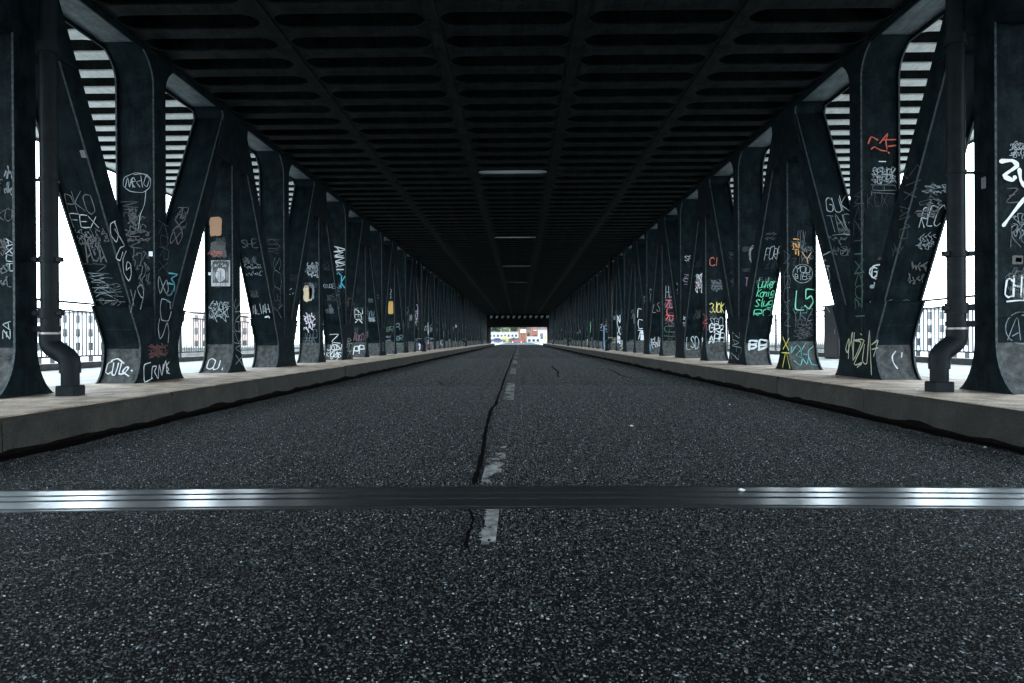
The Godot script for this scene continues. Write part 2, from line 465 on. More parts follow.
func add_graffiti(parent: Node3D, kind: String, face: String, side: float, q: Array, colour: String, width: float, text: String, style: String, seed_: int):
	# q = [u left, v top, u right, v bottom]
	var r := RandomNumberGenerator.new(); r.seed = seed_ * 131 + 17
	var b := MB.new()
	var lift = 0.006 + 0.0003 * (seed_ % 5)
	var ns = 0
	for raw in strokes_for(text, style, r):
		ns += 1
		var p = smooth(raw)
		var pts = []
		for s in p:
			var a = s.x; var h = s.y
			if style.contains("r"): a = 1.0 - s.y; h = s.x      # reads upwards
			elif style.contains("d"): a = s.y; h = 1.0 - s.x    # reads downwards
			pts.append(Vector2(lerp(q[0], q[2], a), lerp(q[3], q[1], h)))
		var w = width * r.randf_range(0.85, 1.15)
		var nn = Vector3(0, 0, 1) if face == "F" else Vector3(-side, 0, 0)
		var left = []; var right = []
		for i in pts.size():
			var t = (pts[min(i + 1, pts.size() - 1)] - pts[max(i - 1, 0)]).normalized()
			var o = Vector2(-t.y, t.x) * w * 0.5 * (0.9 + 0.25 * sin(i * 0.9 + seed_))
			left.append(pts[i] + o); right.append(pts[i] - o)
		for i in pts.size() - 1:
			var lf = lift + 0.0004 * (i % 5) + 0.0021 * (ns % 4)
			b.quad(face_point(kind, face, side, left[i].x, left[i].y, lf), face_point(kind, face, side, right[i].x, right[i].y, lf), face_point(kind, face, side, right[i + 1].x, right[i + 1].y, lf), face_point(kind, face, side, left[i + 1].x, left[i + 1].y, lf), nn)
		for e in [0, pts.size() - 1]:
			var lc = lift + 0.0021 * (ns % 4) - 0.0004 * (1 if e == 0 else 2)
			var c0 = face_point(kind, face, side, pts[e].x, pts[e].y, lc)
			for k in 6:
				var a0 = TAU * k / 6; var a1 = TAU * (k + 1) / 6
				b.tri(c0, face_point(kind, face, side, pts[e].x + cos(a0) * w * 0.5, pts[e].y + sin(a0) * w * 0.5, lc), face_point(kind, face, side, pts[e].x + cos(a1) * w * 0.5, pts[e].y + sin(a1) * w * 0.5, lc), nn, nn, nn)
	if b.v.size() > 0:
		obj("graffiti", b.mesh(), paint_mat(colour), parent)

# a pasted sheet with torn or straight edges; shapes printed on it sit in the same part
func add_sheet(parent: Node3D, called: String, kind: String, face: String, side: float, q: Array, colour: String, torn: float, seed_: int) -> MeshInstance3D:
	var r := RandomNumberGenerator.new(); r.seed = seed_
	var b := MB.new()
	var nn = Vector3(0, 0, 1) if face == "F" else Vector3(-side, 0, 0)
	var c = Vector2((q[0] + q[2]) / 2, (q[1] + q[3]) / 2)
	var ring = []
	var n = 28
	for i in n:
		var an = TAU * i / n
		var d = Vector2(cos(an), sin(an)); d /= max(abs(d.x), abs(d.y))
		d *= 1.0 - torn * r.randf()
		ring.append(c + d * Vector2(abs(q[2] - q[0]), abs(q[1] - q[3])) * 0.5)
	for i in n:
		var p0 = ring[i]; var p1 = ring[(i + 1) % n]
		b.tri(face_point(kind, face, side, c.x, c.y, 0.004), face_point(kind, face, side, p0.x, p0.y, 0.004), face_point(kind, face, side, p1.x, p1.y, 0.004), nn, nn, nn)
	return obj(called, b.mesh(), paint_mat(colour), parent)

# a pasted print: pale border, dark field, a pale rounded figure below leafy shapes
func add_poster(parent: Node3D, kind: String, side: float, q: Array):
	var b := MB.new(); b.has_c = true
	var blob = func(cx, cy, rx, ry, n, wob, g, lift):
		b.col = Color(g * 0.95, g, g * 1.03)
		var pts = []
		for i in n:
			var a = TAU * i / n
			var k = 1.0 + wob * sin(a * 5.0 + cx * 9.0)
			if wob < 0.0: k = 1.0 / max(abs(cos(a)), abs(sin(a)))
			pts.append(Vector2(lerpf(q[0], q[2], clampf(cx + cos(a) * rx * k, 0, 1)), lerpf(q[3], q[1], clampf(cy + sin(a) * ry * k, 0, 1))))
		var c = Vector2(lerpf(q[0], q[2], cx), lerpf(q[3], q[1], cy))
		for i in n:
			var u = pts[i]; var w = pts[(i + 1) % n]
			b.tri(face_point(kind, "F", side, c.x, c.y, lift), face_point(kind, "F", side, u.x, u.y, lift), face_point(kind, "F", side, w.x, w.y, lift), Vector3(0, 0, 1), Vector3(0, 0, 1), Vector3(0, 0, 1))
	blob.call(0.5, 0.5, 0.5, 0.5, 24, -1.0, 0.30, 0.004)
	blob.call(0.5, 0.54, 0.42, 0.41, 24, -1.0, 0.05, 0.006)
	blob.call(0.5, 0.44, 0.26, 0.27, 26, 0.06, 0.36, 0.008)
	blob.call(0.5, 0.30, 0.20, 0.10, 20, 0.1, 0.24, 0.010)
	for c in [[0.3, 0.80], [0.5, 0.85], [0.7, 0.80]]: blob.call(c[0], c[1], 0.13, 0.06, 18, 0.25, 0.30, 0.008)
	blob.call(0.5, 0.50, 0.05, 0.14, 12, 0.2, 0.2, 0.012)
	for c in [[0.16, 0.40], [0.84, 0.40]]: blob.call(c[0], c[1], 0.05, 0.2, 14, 0.2, 0.16, 0.008)
	if not M.has("print"):
		mat("print", Color.WHITE, 0.7).vertex_color_use_as_albedo = true
	obj("poster", b.mesh(), M["print"], parent)

# rows: side, vertical number, member, face, [u left, v top, u right, v bottom], colour, stroke width, text, style
var WRITING := [
	[-1, 0, "post", "F", [0.121, 2.261, 0.208, 1.970], "545f65", 0.00888, "#2", ""],
	[-1, 0, "post", "F", [0.137, 1.553, 0.214, 1.244], "868f94", 0.00888, "AXUP", "d"],
	[-1, 0, "post", "F", [0.104, 0.740, 0.172, 0.566], "868f94", 0.01036, "ZA", "r"],
	[-1, 1, "near", "F", [-0.210, 2.290, 0.107, 2.078], "333d42", 0.00888, "PKO", ""],
	[-1, 1, "near", "F", [-0.210, 2.057, 0.103, 1.926], "868f94", 0.01036, "FEX", ""],
	[-1, 1, "near", "F", [-0.210, 1.904, 0.029, 1.704], "333d42", 0.0074, "#3", ""],
	[-1, 1, "near", "F", [-0.168, 1.771, 0.075, 1.521], "070809", 0.0148, "ACA", ""],
	[-1, 1, "near", "F", [-0.210, 1.404, 0.014, 1.046], "545f65", 0.0074, "AXOKKI", "d"],
	[-1, 1, "gusset", "F", [-0.207, 0.335, 0.141, 0.094], "b6bbbe", 0.01776, "@20 81 5 69 2 27 14 15 26 29;18 86 40 96 64 72;27 72 28 16 40 10 45 72;55 72 53 16 73 18 84 47 75 51 65 27 91 4;97 33 99 31", ""],
	[-1, 1, "gusset", "I", [0.448, 0.284, -0.228, 0.004], "b6bbbe", 0.01776, "@26 94 4 85 2 46 5 5 33 19;29 18 32 72 48 74 40 49 51 18;53 14 57 81 67 26 73 81;70 35 84 98 89 35;97 91 86 72 96 54 86 44 99 33", ""],
	[-1, 1, "gusset", "I", [0.339, 0.525, -0.191, 0.323], "3a1214", 0.0148, "#3", ""],
	[-1, 1, "gusset", "I", [0.315, 0.498, -0.138, 0.337], "43161a", 0.01776, "#2", ""],
	[-1, 1, "hanger", "F", [-0.189, 2.822, 0.199, 2.046], "868f94", 0.00888, "@9 74 18 91 24 74 31 90 36 74;31 83 45 85 37 91 31 82 43 74;61 74 49 83 66 86 64 94 70 74;82 95 73 80 85 75 93 89 78 94;88 95 45 99 7 91 2 77 27 67 70 65 95 74 97 89 76 97 39 96;81 67 76 44 61 26 54 1", ""],
	[-1, 1, "hanger", "F", [-0.178, 2.066, 0.197, 1.865], "070809", 0.0148, "#2", ""],
	[-1, 1, "hanger", "F", [-0.140, 1.838, 0.195, 1.236], "333d42", 0.008, "#3", ""],
	[-1, 1, "near", "I", [1.134, 2.013, 0.676, 1.297], "b6bbbe", 0.01332, "@24 99 2 91 5 73 28 64 37 79 20 97;20 85 44 73 64 61 44 55 25 37 44 34 56 49;72 52 56 37 60 13 83 1 95 13 91 31 76 34 71 19 88 25", ""],
	[-1, 1, "near", "I", [0.725, 1.251, 0.432, 0.933], "868f94", 0.0148, "X9", ""],
	[-1, 1, "hanger", "I", [0.053, 2.175, -0.182, 1.492], "333d42", 0.00888, "KORX", "d"],
	[-1, 1, "hanger", "I", [0.086, 1.452, -0.227, 0.538], "868f94", 0.0148, "80S", "d"],
	[-1, 1, "far", "F", [0.032, 1.554, 0.175, 1.046], "237683", 0.01924, "MOI", "d"],
	[-1, 1, "far", "F", [-0.102, 2.623, 0.065, 2.009], "2a1628", 0.01332, "RX8", "d"],
	[-1, 1, "far", "F", [0.210, 1.707, 0.210, 0.759], "868f94", 0.01332, "302-1*0", "r"],
	[-1, 1, "far", "F", [0.210, 2.384, 0.210, 1.895], "868f94", 0.01036, "RSR", "r"],
	[-1, 2, "post", "F", [-0.212, 2.122, 0.061, 1.985], "8c3b22", 0.01332, "#1", ""],
	[-1, 2, "post", "F", [-0.200, 1.267, 0.176, 0.874], "868f94", 0.0074, "#3", ""],
	[-1, 2, "post", "F", [-0.200, 1.233, 0.159, 0.942], "545f65", 0.0074, "ADUX", ""],
	[-1, 2, "post", "F", [-0.179, 0.243, 0.161, 0.077], "b6bbbe", 0.01924, "OU.", ""],
	[-1, 2, "post", "I", [0.124, 1.258, -0.211, 0.115], "868f94", 0.01036, "XAKRNS", "r"],
	[-1, 3, "near", "F", [-0.150, 2.494, 0.172, 2.335], "333d42", 0.00888, "SHE", ""],
	[-1, 3, "near", "F", [-0.180, 2.029, 0.167, 1.809], "545f65", 0.00888, "#2", ""],
	[-1, 3, "near", "F", [-0.197, 1.280, 0.141, 1.105], "868f94", 0.01036, "ALIAH", ""],
	[-1, 3, "near", "F", [-0.210, 0.987, 0.186, 0.627], "b6bbbe", 0.02516, "H-GZ>", ""],
	[-1, 3, "near", "I", [0.772, 2.258, 0.318, 1.048], "545f65", 0.01184, "SOGY", "d"],
	[-1, 3, "far", "F", [0.009, 1.713, 0.207, 1.575], "b6bbbe", 0.01184, "K.", ""],
	[-1, 4, "post", "F", [-0.080, 2.477, 0.220, 2.085], "868f94", 0.01332, "#3", ""],
	[-1, 4, "post", "F", [-0.160, 1.252, 0.134, 0.738], "b0a9b5", 0.01924, "#3", ""],
	[-1, 4, "post", "F", [-0.138, 0.786, 0.157, 0.419], "545f65", 0.00888, "XAR", ""],
	[-1, 5, "hanger", "F", [-0.076, 3.217, 0.232, 2.483], "b6bbbe", 0.02516, "ANNAI", "d"],
	[-1, 5, "hanger", "F", [-0.023, 2.455, 0.232, 2.060], "2f94ad", 0.02664, "CK", ""],
	[-1, 5, "near", "F", [-0.118, 2.058, 0.202, 1.955], "868f94", 0.00888, "XTUCE", ""],
	[-1, 5, "gusset", "F", [-0.215, 0.427, 0.201, 0.070], "b6bbbe", 0.01924, "JON/KUUS", ""],
	[-1, 5, "gusset", "I", [-0.005, 0.679, -0.466, 0.048], "868f94", 0.0222, "ARK", "d"],
	[-1, 6, "post", "F", [-0.158, 0.406, 0.193, 0.121], "b6bbbe", 0.037, "PP", ""],
	[-1, 6, "post", "F", [-0.166, 0.789, 0.185, 0.534], "6e4f5c", 0.0148, "ADKO", ""],
	[-1, 7, "near", "F", [-0.159, 0.880, 0.210, 0.636], "d9a98c", 0.02516, "OBR", ""],
	[-1, 8, "post", "F", [-0.167, 3.003, 0.108, 2.178], "868f94", 0.0148, "RUPE", "d"],
	[-1, 9, "near", "F", [-0.095, 0.394, 0.210, 0.136], "b6bbbe", 0.0222, "NAK", ""],
	[-1, 11, "near", "F", [0.163, 2.268, 0.210, 0.862], "b7a3c4", 0.0444, "NAC", "d"],
	[-1, 11, "gusset", "F", [0.136, 0.663, 0.220, 0.065], "c2b2dd", 0.0518, "#1", "d"],
	[-1, 12, "post", "F", [0.206, 1.537, 0.220, 0.401], "b6bbbe", 0.0333, "SAN", "d"],
	[1, 0, "post", "F", [-0.083, 2.423, 0.081, 2.258], "868f94", 0.0074, "#3", ""],
	[1, 0, "post", "F", [-0.167, 2.253, 0.158, 1.977], "d4d6d8", 0.0407, "@1 92 33 94 48 76 9 42 34 26 41 36;54 62 58 23 75 2 93 19 99 58", ""],
	[1, 0, "post", "F", [-0.154, 1.928, 0.194, 1.609], "c4c8ca", 0.0333, "@100 97 70 93 30 41 3 2", ""],
	[1, 0, "post", "F", [-0.124, 1.987, 0.001, 1.832], "070809", 0.01332, "Z", ""],
	[1, 0, "post", "F", [-0.078, 1.744, 0.155, 1.483], "545f65", 0.0074, "#3", ""],
	[1, 0, "post", "F", [-0.166, 1.483, 0.124, 1.144], "c4c8ca", 0.0333, "/", ""],
	[1, 0, "post", "F", [-0.129, 1.105, 0.152, 0.921], "b6bbbe", 0.01628, "CHTE", "_"],
	[1, 0, "post", "F", [-0.102, 0.747, 0.150, 0.514], "545f65", 0.00888, "AT", "o"],
	[1, 1, "near", "F", [-0.111, 2.306, 0.193, 2.212], "545f65", 0.0074, "#2", ""],
	[1, 1, "near", "F", [-0.053, 2.095, 0.210, 1.877], "868f94", 0.01036, "REC", ""],
	[1, 1, "near", "F", [-0.017, 1.800, 0.210, 1.609], "545f65", 0.0074, "#3", ""],
	[1, 1, "near", "F", [-0.020, 1.471, 0.210, 1.200], "070809", 0.01184, "#2", ""],
	[1, 1, "near", "F", [-0.002, 0.945, 0.210, 0.808], "868f94", 0.0074, "ZERO", "_"],
	[1, 1, "near", "I", [1.157, 2.538, 1.460, 2.143], "333d42", 0.00888, "SIX", "d"],
	[1, 1, "near", "I", [1.046, 2.116, 1.256, 1.702], "333d42", 0.00888, "AMO", "d"],
	[1, 1, "near", "I", [0.866, 1.724, 1.128, 1.506], "333d42", 0.00888, "#1", ""],
	[1, 1, "gusset", "F", [-0.052, 0.359, 0.141, 0.143], "b6bbbe", 0.0148, "('", ""],
	[1, 1, "gusset", "I", [-0.296, 0.742, 0.578, 0.063], "9fa48c", 0.01924, "@9 30 12 70 1 50 6 41 19 66 28 99 20 72 24 42;30 90 25 26 50 62 28 66 59 66 28 18 53 22 38 13;49 79 52 77;59 58 53 26 66 22 74 85 79 1;81 58 99 66 86 36;82 49 98 52", ""],
	[1, 1, "hanger", "F", [-0.154, 3.272, 0.232, 2.991], "a83d26", 0.01776, "@13 22 24 32 47 16 67 12;42 49 70 96 63 59 67 22;52 65 97 66;73 35 97 39;72 6 75 2;3 49 13 80 35 65", ""],
	[1, 1, "hanger", "F", [-0.007, 2.911, 0.086, 2.871], "b6bbbe", 0.00888, "-", ""],
	[1, 1, "hanger", "F", [-0.102, 2.817, 0.219, 2.589], "868f94", 0.0074, "#3", ""],
	[1, 1, "hanger", "F", [-0.089, 2.790, 0.219, 2.603], "868f94", 0.00888, "SEHEK", ""],
	[1, 1, "hanger", "F", [-0.109, 1.492, 0.105, 1.345], "b6bbbe", 0.01628, "GZD", "o"],
	[1, 1, "hanger", "F", [-0.097, 1.264, 0.091, 1.050], "868f94", 0.0222, "W", ""],
	[1, 1, "hanger", "F", [-0.098, 1.237, 0.156, 0.595], "8d979c", 0.0555, "NEA", "d"],
	[1, 1, "hanger", "I", [0.006, 1.746, 0.221, 0.757], "1d4a3a", 0.01776, "TXKOZI", "d"],
	[1, 1, "hanger", "I", [-0.012, 2.522, 0.230, 1.747], "333d42", 0.00888, "WRZI", "d"],
	[1, 1, "far", "F", [-0.122, 2.701, 0.210, 2.445], "868f94", 0.01036, "GUK", ""],
	[1, 1, "far", "F", [-0.159, 2.445, 0.202, 2.131], "545f65", 0.01036, "TNG", "_"],
	[1, 1, "far", "F", [-0.210, 2.066, 0.075, 1.748], "333d42", 0.0074, "#2", ""],
	[1, 1, "far", "I", [-1.121, 1.829, -0.787, 0.934], "868f94", 0.0148, "WSRY", "d"],
	[1, 2, "post", "F", [-0.125, 2.292, -0.022, 1.951], "b9822f", 0.01924, "IZF", "d"],
	[1, 2, "post", "F", [-0.006, 2.120, 0.220, 1.847], "545f65", 0.0074, "#2", ""],
	[1, 2, "post", "F", [0.011, 2.052, 0.216, 1.813], "c79650", 0.01036, "Y", ""],
	[1, 2, "post", "F", [-0.110, 1.762, 0.163, 1.523], "868f94", 0.00888, "YOU/BIEG", "o"],
	[1, 2, "post", "F", [-0.095, 1.403, 0.212, 1.061], "58a888", 0.0222, "L5", ""],
	[1, 2, "post", "F", [-0.148, 1.061, 0.211, 0.856], "545f65", 0.0074, "YRZ", ""],
	[1, 2, "post", "F", [-0.132, 0.839, 0.220, 0.548], "070809", 0.01332, "TERRY/SAD", ""],
	[1, 2, "post", "F", [-0.194, 0.480, 0.220, 0.060], "4a9694", 0.0148, "@7 81 2 56 29 89 44 70 20 47 44 35 29 7 9 25;65 94 42 58 55 11 72 45 51 52;95 83 71 61 75 13 98 7", ""],
	[1, 2, "post", "I", [-0.039, 0.584, 0.268, 0.071], "c2bd48", 0.0222, "XK", "d"],
	[1, 2, "post", "I", [0.021, 2.047, 0.282, 0.771], "545f65", 0.01036, "ANSUXN", "d"],
	[1, 3, "near", "F", [-0.099, 2.269, 0.208, 2.053], "868f94", 0.01036, "FORF", ""],
	[1, 3, "near", "F", [-0.127, 1.704, 0.210, 0.955], "3aa67e", 0.01924, "Luter/Konig/Slug/RO", ""],
	[1, 3, "gusset", "F", [-0.150, 0.534, 0.220, 0.331], "b6bbbe", 0.0407, "BB", ""],
	[1, 3, "hanger", "F", [-0.007, 2.427, 0.159, 2.136], "868f94", 0.01184, "G", "o"],
	[1, 3, "hanger", "F", [-0.114, 1.845, 0.032, 1.637], "7a4a78", 0.0148, "TT", ""],
	[1, 3, "gusset", "I", [-0.282, 0.683, 0.247, 0.096], "868f94", 0.0148, "ZAFZ", "d"],
	[1, 4, "post", "F", [-0.134, 2.523, 0.086, 2.327], "b0583f", 0.01628, "CI", ""],
	[1, 4, "post", "F", [-0.113, 1.984, 0.181, 1.690], "545f65", 0.01184, "#3", ""],
	[1, 4, "post", "F", [-0.140, 1.420, 0.220, 1.175], "cfc267", 0.01776, "3JOK", ""],
	[1, 4, "post", "F", [-0.168, 0.906, 0.220, 0.416], "b6bbbe", 0.02664, "GRZ/ABH", ""],
	[1, 4, "post", "F", [-0.142, 1.077, 0.176, 0.857], "868f94", 0.01332, "SGO", ""],
	[1, 4, "post", "I", [-0.040, 1.173, 0.406, 0.735], "b53c40", 0.0148, "AK", "d"],
	[1, 5, "near", "F", [-0.102, 2.312, 0.165, 1.776], "b6bbbe", 0.01628, "#3", ""],
	[1, 5, "hanger", "F", [-0.134, 2.883, 0.092, 2.742], "b6bbbe", 0.01036, "SF", ""],
	[1, 6, "post", "F", [-0.133, 2.237, 0.091, 1.854], "868f94", 0.02072, "HJ", ""],
	[1, 6, "post", "F", [-0.104, 1.790, 0.151, 1.088], "b8434c", 0.0296, "RUR", "d"],
	[1, 6, "post", "F", [-0.075, 1.407, 0.212, 0.354], "070809", 0.037, "GS", "d"],
	[1, 8, "post", "F", [-0.117, 1.772, 0.118, 0.513], "b6bbbe", 0.0296, "LUK", "d"],
	[1, 7, "gusset", "F", [-0.220, 0.376, -0.220, 0.096], "4f93c9", 0.037, "#1", ""],
	[1, 10, "post", "F", [-0.220, 1.729, -0.078, 0.281], "c8cdd2", 0.037, "ZX8", "d"],
	[1, 12, "post", "F", [-0.220, 1.381, -0.197, 0.000], "7f9ec9", 0.037, "#2", "d"],
	[1, 15, "near", "F", [-0.210, 1.666, -0.210, 0.189], "5fb078", 0.0444, "ZA", "d"],
]
# rows: side, vertical number, member, face, box, colour, tornness, name
var SHEETS := [
	[-1, 2, "post", "F", [-0.176, 2.686, 0.046, 2.344], "8f6848", 0.12, "paper_scrap"],
	[-1, 2, "post", "F", [-0.146, 1.934, 0.179, 1.489], "b4bcc0", 0.01, "poster"],
	[-1, 2, "post", "F", [-0.178, 2.276, 0.130, 1.968], "1c2226", 0.2, "paper_scrap"],
	[-1, 1, "hanger", "F", [0.155, 1.757, 0.209, 1.690], "dcdfe2", 0.02, "sticker"],
	[-1, 1, "near", "F", [0.138, 2.727, 0.210, 2.647], "4a4645", 0.1, "sticker"],
	[-1, 2, "post", "F", [-0.197, 1.730, -0.154, 1.678], "c9ced2", 0.05, "sticker"],
	[-1, 4, "post", "F", [-0.181, 1.938, 0.064, 1.473], "b09c80", 0.3, "paper_scrap"],
	[-1, 4, "post", "F", [-0.033, 1.987, 0.114, 1.546], "59636b", 0.25, "paper_scrap"],
	[-1, 8, "post", "F", [-0.014, 2.098, 0.183, 1.587], "a8843a", 0.03, "sticker"],
	[1, 0, "post", "F", [-0.060, 1.328, 0.047, 1.241], "0c0c0c", 0.05, "sticker"],
	[1, 0, "post", "F", [-0.031, 1.309, 0.037, 1.260], "d8c42a", 0.3, "sticker"],
	[1, 0, "post", "I", [-0.038, 2.110, 0.034, 1.992], "737b80", 0.1, "sticker"],
	[1, 2, "post", "F", [0.220, 1.744, 0.220, 1.675], "e0c93a", 0.02, "sticker"],
	[1, 8, "post", "F", [-0.041, 0.906, 0.155, 0.474], "c9ccd0", 0.2, "paper_scrap"],
]

# ---------------------------------------------------------------- scene
func _ready():
	rng.seed = 4242
	# camera
	var cam := Camera3D.new(); cam.name = "camera"
	cam.fov = 53.13; cam.near = 0.05; cam.far = 2500.0
	cam.position = Vector3(0, 0.79, 0)
	cam.rotation_degrees = Vector3(-0.126, 0.587, -0.30)
	add_child(cam); cam.current = true
	# bright overcast sky
	var sm := ProceduralSkyMaterial.new()
	sm.sky_top_color = Color(0.86, 0.95, 1.0); sm.sky_horizon_color = Color(0.93, 0.97, 1.0)
	sm.ground_bottom_color = Color(0.30, 0.30, 0.31); sm.ground_horizon_color = Color(0.90, 0.97, 1.0)
	sm.sky_curve = 0.15; sm.sky_energy_multiplier = 2.6; sm.sun_angle_max = 0.0
	var sky := Sky.new(); sky.sky_material = sm
	var env := Environment.new()
	env.background_mode = Environment.BG_SKY; env.sky = sky
	env.tonemap_mode = Environment.TONE_MAPPER_LINEAR; env.tonemap_exposure = 1.35
	env.sdfgi_enabled = true; env.ssao_enabled = true; env.ssil_enabled = true
	var we := WorldEnvironment.new(); we.name = "world_environment"; we.environment = env; add_child(we)
	var sun := DirectionalLight3D.new(); sun.name = "sun"
	sun.light_energy = 0.35; sun.light_angular_distance = 14.0; sun.light_color = Color(1.0, 0.97, 0.93)
	sun.shadow_enabled = true
	sun.rotation_degrees = Vector3(-52, 25, 0); add_child(sun)

	make_materials(); make_profiles()
	build_ground()
	build_road()
	build_kerbs()
	build_trusses()
	build_upper_deck()
	build_railings()
	build_pipes()
	build_far_end()
	build_surroundings()
	build_small()

func camber(x: float) -> float:
	return -0.0022 * x * x

func build_ground():
	var b := MB.new()
	b.quad(Vector3(-1500, -6, 1500), Vector3(1500, -6, 1500), Vector3(1500, -6, -1500), Vector3(-1500, -6, -1500), Vector3(0, 1, 0))
	setting("ground", b.mesh(), M.ground)
	b = MB.new()
	b.box(Vector3(-60, -5.9, -BRIDGE_END - 0.5), Vector3(60, -0.12, -420))
	setting("embankment_ground", b.mesh(), M.yard)

func road_mesh(z0: float, z1: float, step: float) -> ArrayMesh:
	var b := MB.new(); b.has_c = true
	var f := FastNoiseLite.new(); f.seed = 9; f.frequency = 0.5; f.fractal_octaves = 3
	var xs = []
	for i in 33: xs.append(lerp(KL - 0.02, KR + 0.02, i / 32.0))
	var n = int(ceil(abs(z1 - z0) / step))
	var zs = []
	for i in n + 1: zs.append(lerp(z0, z1, float(i) / n))
	var colr = func(x, z):
		var g = 1.0 + 0.30 * f.get_noise_2d(x * 1.2, z * 0.35) + 0.15 * f.get_noise_2d(x * 5.0, z * 4.0)
		return Color(g, g, g)
	for i in n:
		for j in 32:
			var a = Vector3(xs[j], camber(xs[j]), zs[i]); var c = Vector3(xs[j + 1], camber(xs[j + 1]), zs[i])
			var d = Vector3(xs[j + 1], camber(xs[j + 1]), zs[i + 1]); var e = Vector3(xs[j], camber(xs[j]), zs[i + 1])
			b.v.append_array([a, d, c, a, e, d])
			var na = Vector3(0.0044 * a.x, 1, 0).normalized(); var nc = Vector3(0.0044 * c.x, 1, 0).normalized()
			b.n.append_array([na, nc, nc, na, na, nc])
			var ca = colr.call(a.x, a.z); var cc = colr.call(c.x, c.z); var cd = colr.call(d.x, d.z); var ce = colr.call(e.x, e.z)
			b.c.append_array([ca, cd, cc, ca, ce, cd])
	return b.mesh()

func build_road():
	var road := Node3D.new(); road.name = "road"; add_child(road); road.set_meta("kind", "structure")
	obj("road_surface", road_mesh(14.0, -3.20, 0.5), M.asphalt, road)
	obj("road_surface", road_mesh(-3.68, -BRIDGE_END, 1.0), M.asphalt, road)
	obj("road_surface", road_mesh(-BRIDGE_END, -400, 8.0), M.asphalt, road)
	# a bed under the joint
	var b := MB.new()
	b.box(Vector3(KL, -0.6, 14), Vector3(KR, -0.09, -400))
	obj("road_bed", b.mesh(), M.gutter_dirt_shade, road)
	# stones of the worn surface that stand proud of the binder: tiles of loose-set stones, turned and mixed
	var gr := RandomNumberGenerator.new(); gr.seed = 314
	var gm := mat("grit", Color.WHITE, 0.42); gm.vertex_color_use_as_albedo = true; gm.metallic_specular = 0.26
	var side := 0.9
	# [from, to, stones per tile, size factor, tile variants]
	for zone in [[0.9, 3.195, 7400, 1.0, 2], [3.685, 11.8, 7400, 1.0, 2], [11.8, 30.0, 3300, 1.5, 2], [30.0, 103.0, 1200, 2.5, 1]]:
		for v in zone[4]:
			var tm = stone_tile(side, zone[2], zone[3], gr)
			var spots = []
			var nx = 8
			var w = (KR - KL - 0.24) / nx
			var nz = int(ceil((zone[1] - zone[0]) / side)); var dz = (zone[1] - zone[0]) / nz
			for a in nx:
				for c in nz:
					if (a * 7 + c * 3 + (a * c) % 3) % zone[4] == v:
						var x = KL + 0.12 + w * (a + 0.5); var z = zone[0] + dz * (c + 0.5)
						var bs = Basis(Vector3.BACK, -0.0044 * x) * Basis(Vector3.UP, PI * (gr.randi() % 2)).scaled(Vector3(w / side, 1, dz / side))
						spots.append(Transform3D(bs, Vector3(x, camber(x), -z)))
			var mm := MultiMesh.new()
			mm.transform_format = MultiMesh.TRANSFORM_3D; mm.mesh = tm; mm.instance_count = spots.size()
			for q in spots.size(): mm.set_instance_transform(q, spots[q])
			var mi := MultiMeshInstance3D.new(); mi.name = "surface_stones"; mi.multimesh = mm; mi.material_override = gm
			mi.set_meta("kind", "stuff"); road.add_child(mi, true)
	# centre line: worn paint in flakes along each dash
	var r := RandomNumberGenerator.new(); r.seed = 12
	var f := FastNoiseLite.new(); f.seed = 3; f.frequency = 3.5; f.fractal_octaves = 3
	for d in 16:
		var z0 = 2.62 + 6.72 * d if d == 0 else 9.0 + 6.85 * (d - 1)
		var z1 = 5.25 if d == 0 else z0 + 3.4
		b = MB.new(); b.has_c = true
		var cell = 0.008 if d == 0 else (0.02 if d < 3 else 0.05)
		var z = z0
		var lim = 0.06 if d == 0 else -0.22
		while z < z1:
			if not (z > 3.16 and z < 3.70):
				var x = -0.215
				while x < -0.095:
					var nv = f.get_noise_2d(x * 1.5, z * 0.8)
					if d == 0:
						nv -= smoothstep(4.3, 5.3, z) * 0.35
						nv = nv * 0.8 + 0.3 * f.get_noise_2d(x * 14.0 + 50.0, z * 6.0) + (0.6 * smoothstep(-0.18, -0.14, x) - 0.32 if z < 3.16 else 0.03)
					if nv > lim:
						var g = clamp(0.55 + 0.9 * nv, 0.4, 1.0)
						b.col = Color(g, g, g)
						b.quad(Vector3(x, camber(x) + 0.0055, -z), Vector3(x + cell, camber(x) + 0.0055, -z), Vector3(x + cell, camber(x) + 0.0055, -z - cell), Vector3(x, camber(x) + 0.0055, -z - cell), Vector3(0, 1, 0))
					x += cell
			z += cell
		obj("lane_dash", b.mesh(), M.road_paint, road)
	# tar-filled seam beside the centre line and two short cracks
	var seam = [[3.70, -0.25], [4.3, -0.25], [4.9, -0.262], [5.6, -0.285], [6.4, -0.30], [7.4, -0.318], [7.9, -0.315], [8.3, -0.285], [9.4, -0.295], [11.0, -0.29], [13, -0.30], [16, -0.30], [20, -0.29], [26, -0.30], [34, -0.29], [50, -0.30], [80, -0.30], [103, -0.30]]
	tar_line(road, "tar_seam", seam, 0.030, 41)
	tar_line(road, "tar_seam", [[2.55, -0.205], [2.75, -0.21], [2.95, -0.20], [3.18, -0.235]], 0.012, 42)
	tar_line(road, "tar_crack", [[14.4, 0.83], [15.4, 0.87], [16.6, 0.95], [18.4, 0.96], [20.8, 0.99]], 0.035, 43)
	tar_line(road, "tar_crack", [[14.0, 2.33], [15.2, 2.25], [16.8, 2.36], [18.9, 2.42]], 0.035, 44)
	tar_line(road, "tar_crack", [[11.6, -1.1], [12.3, -1.4], [13.2, -1.55]], 0.02, 45)
	# pale scuffs
	b = MB.new(); b.has_c = true
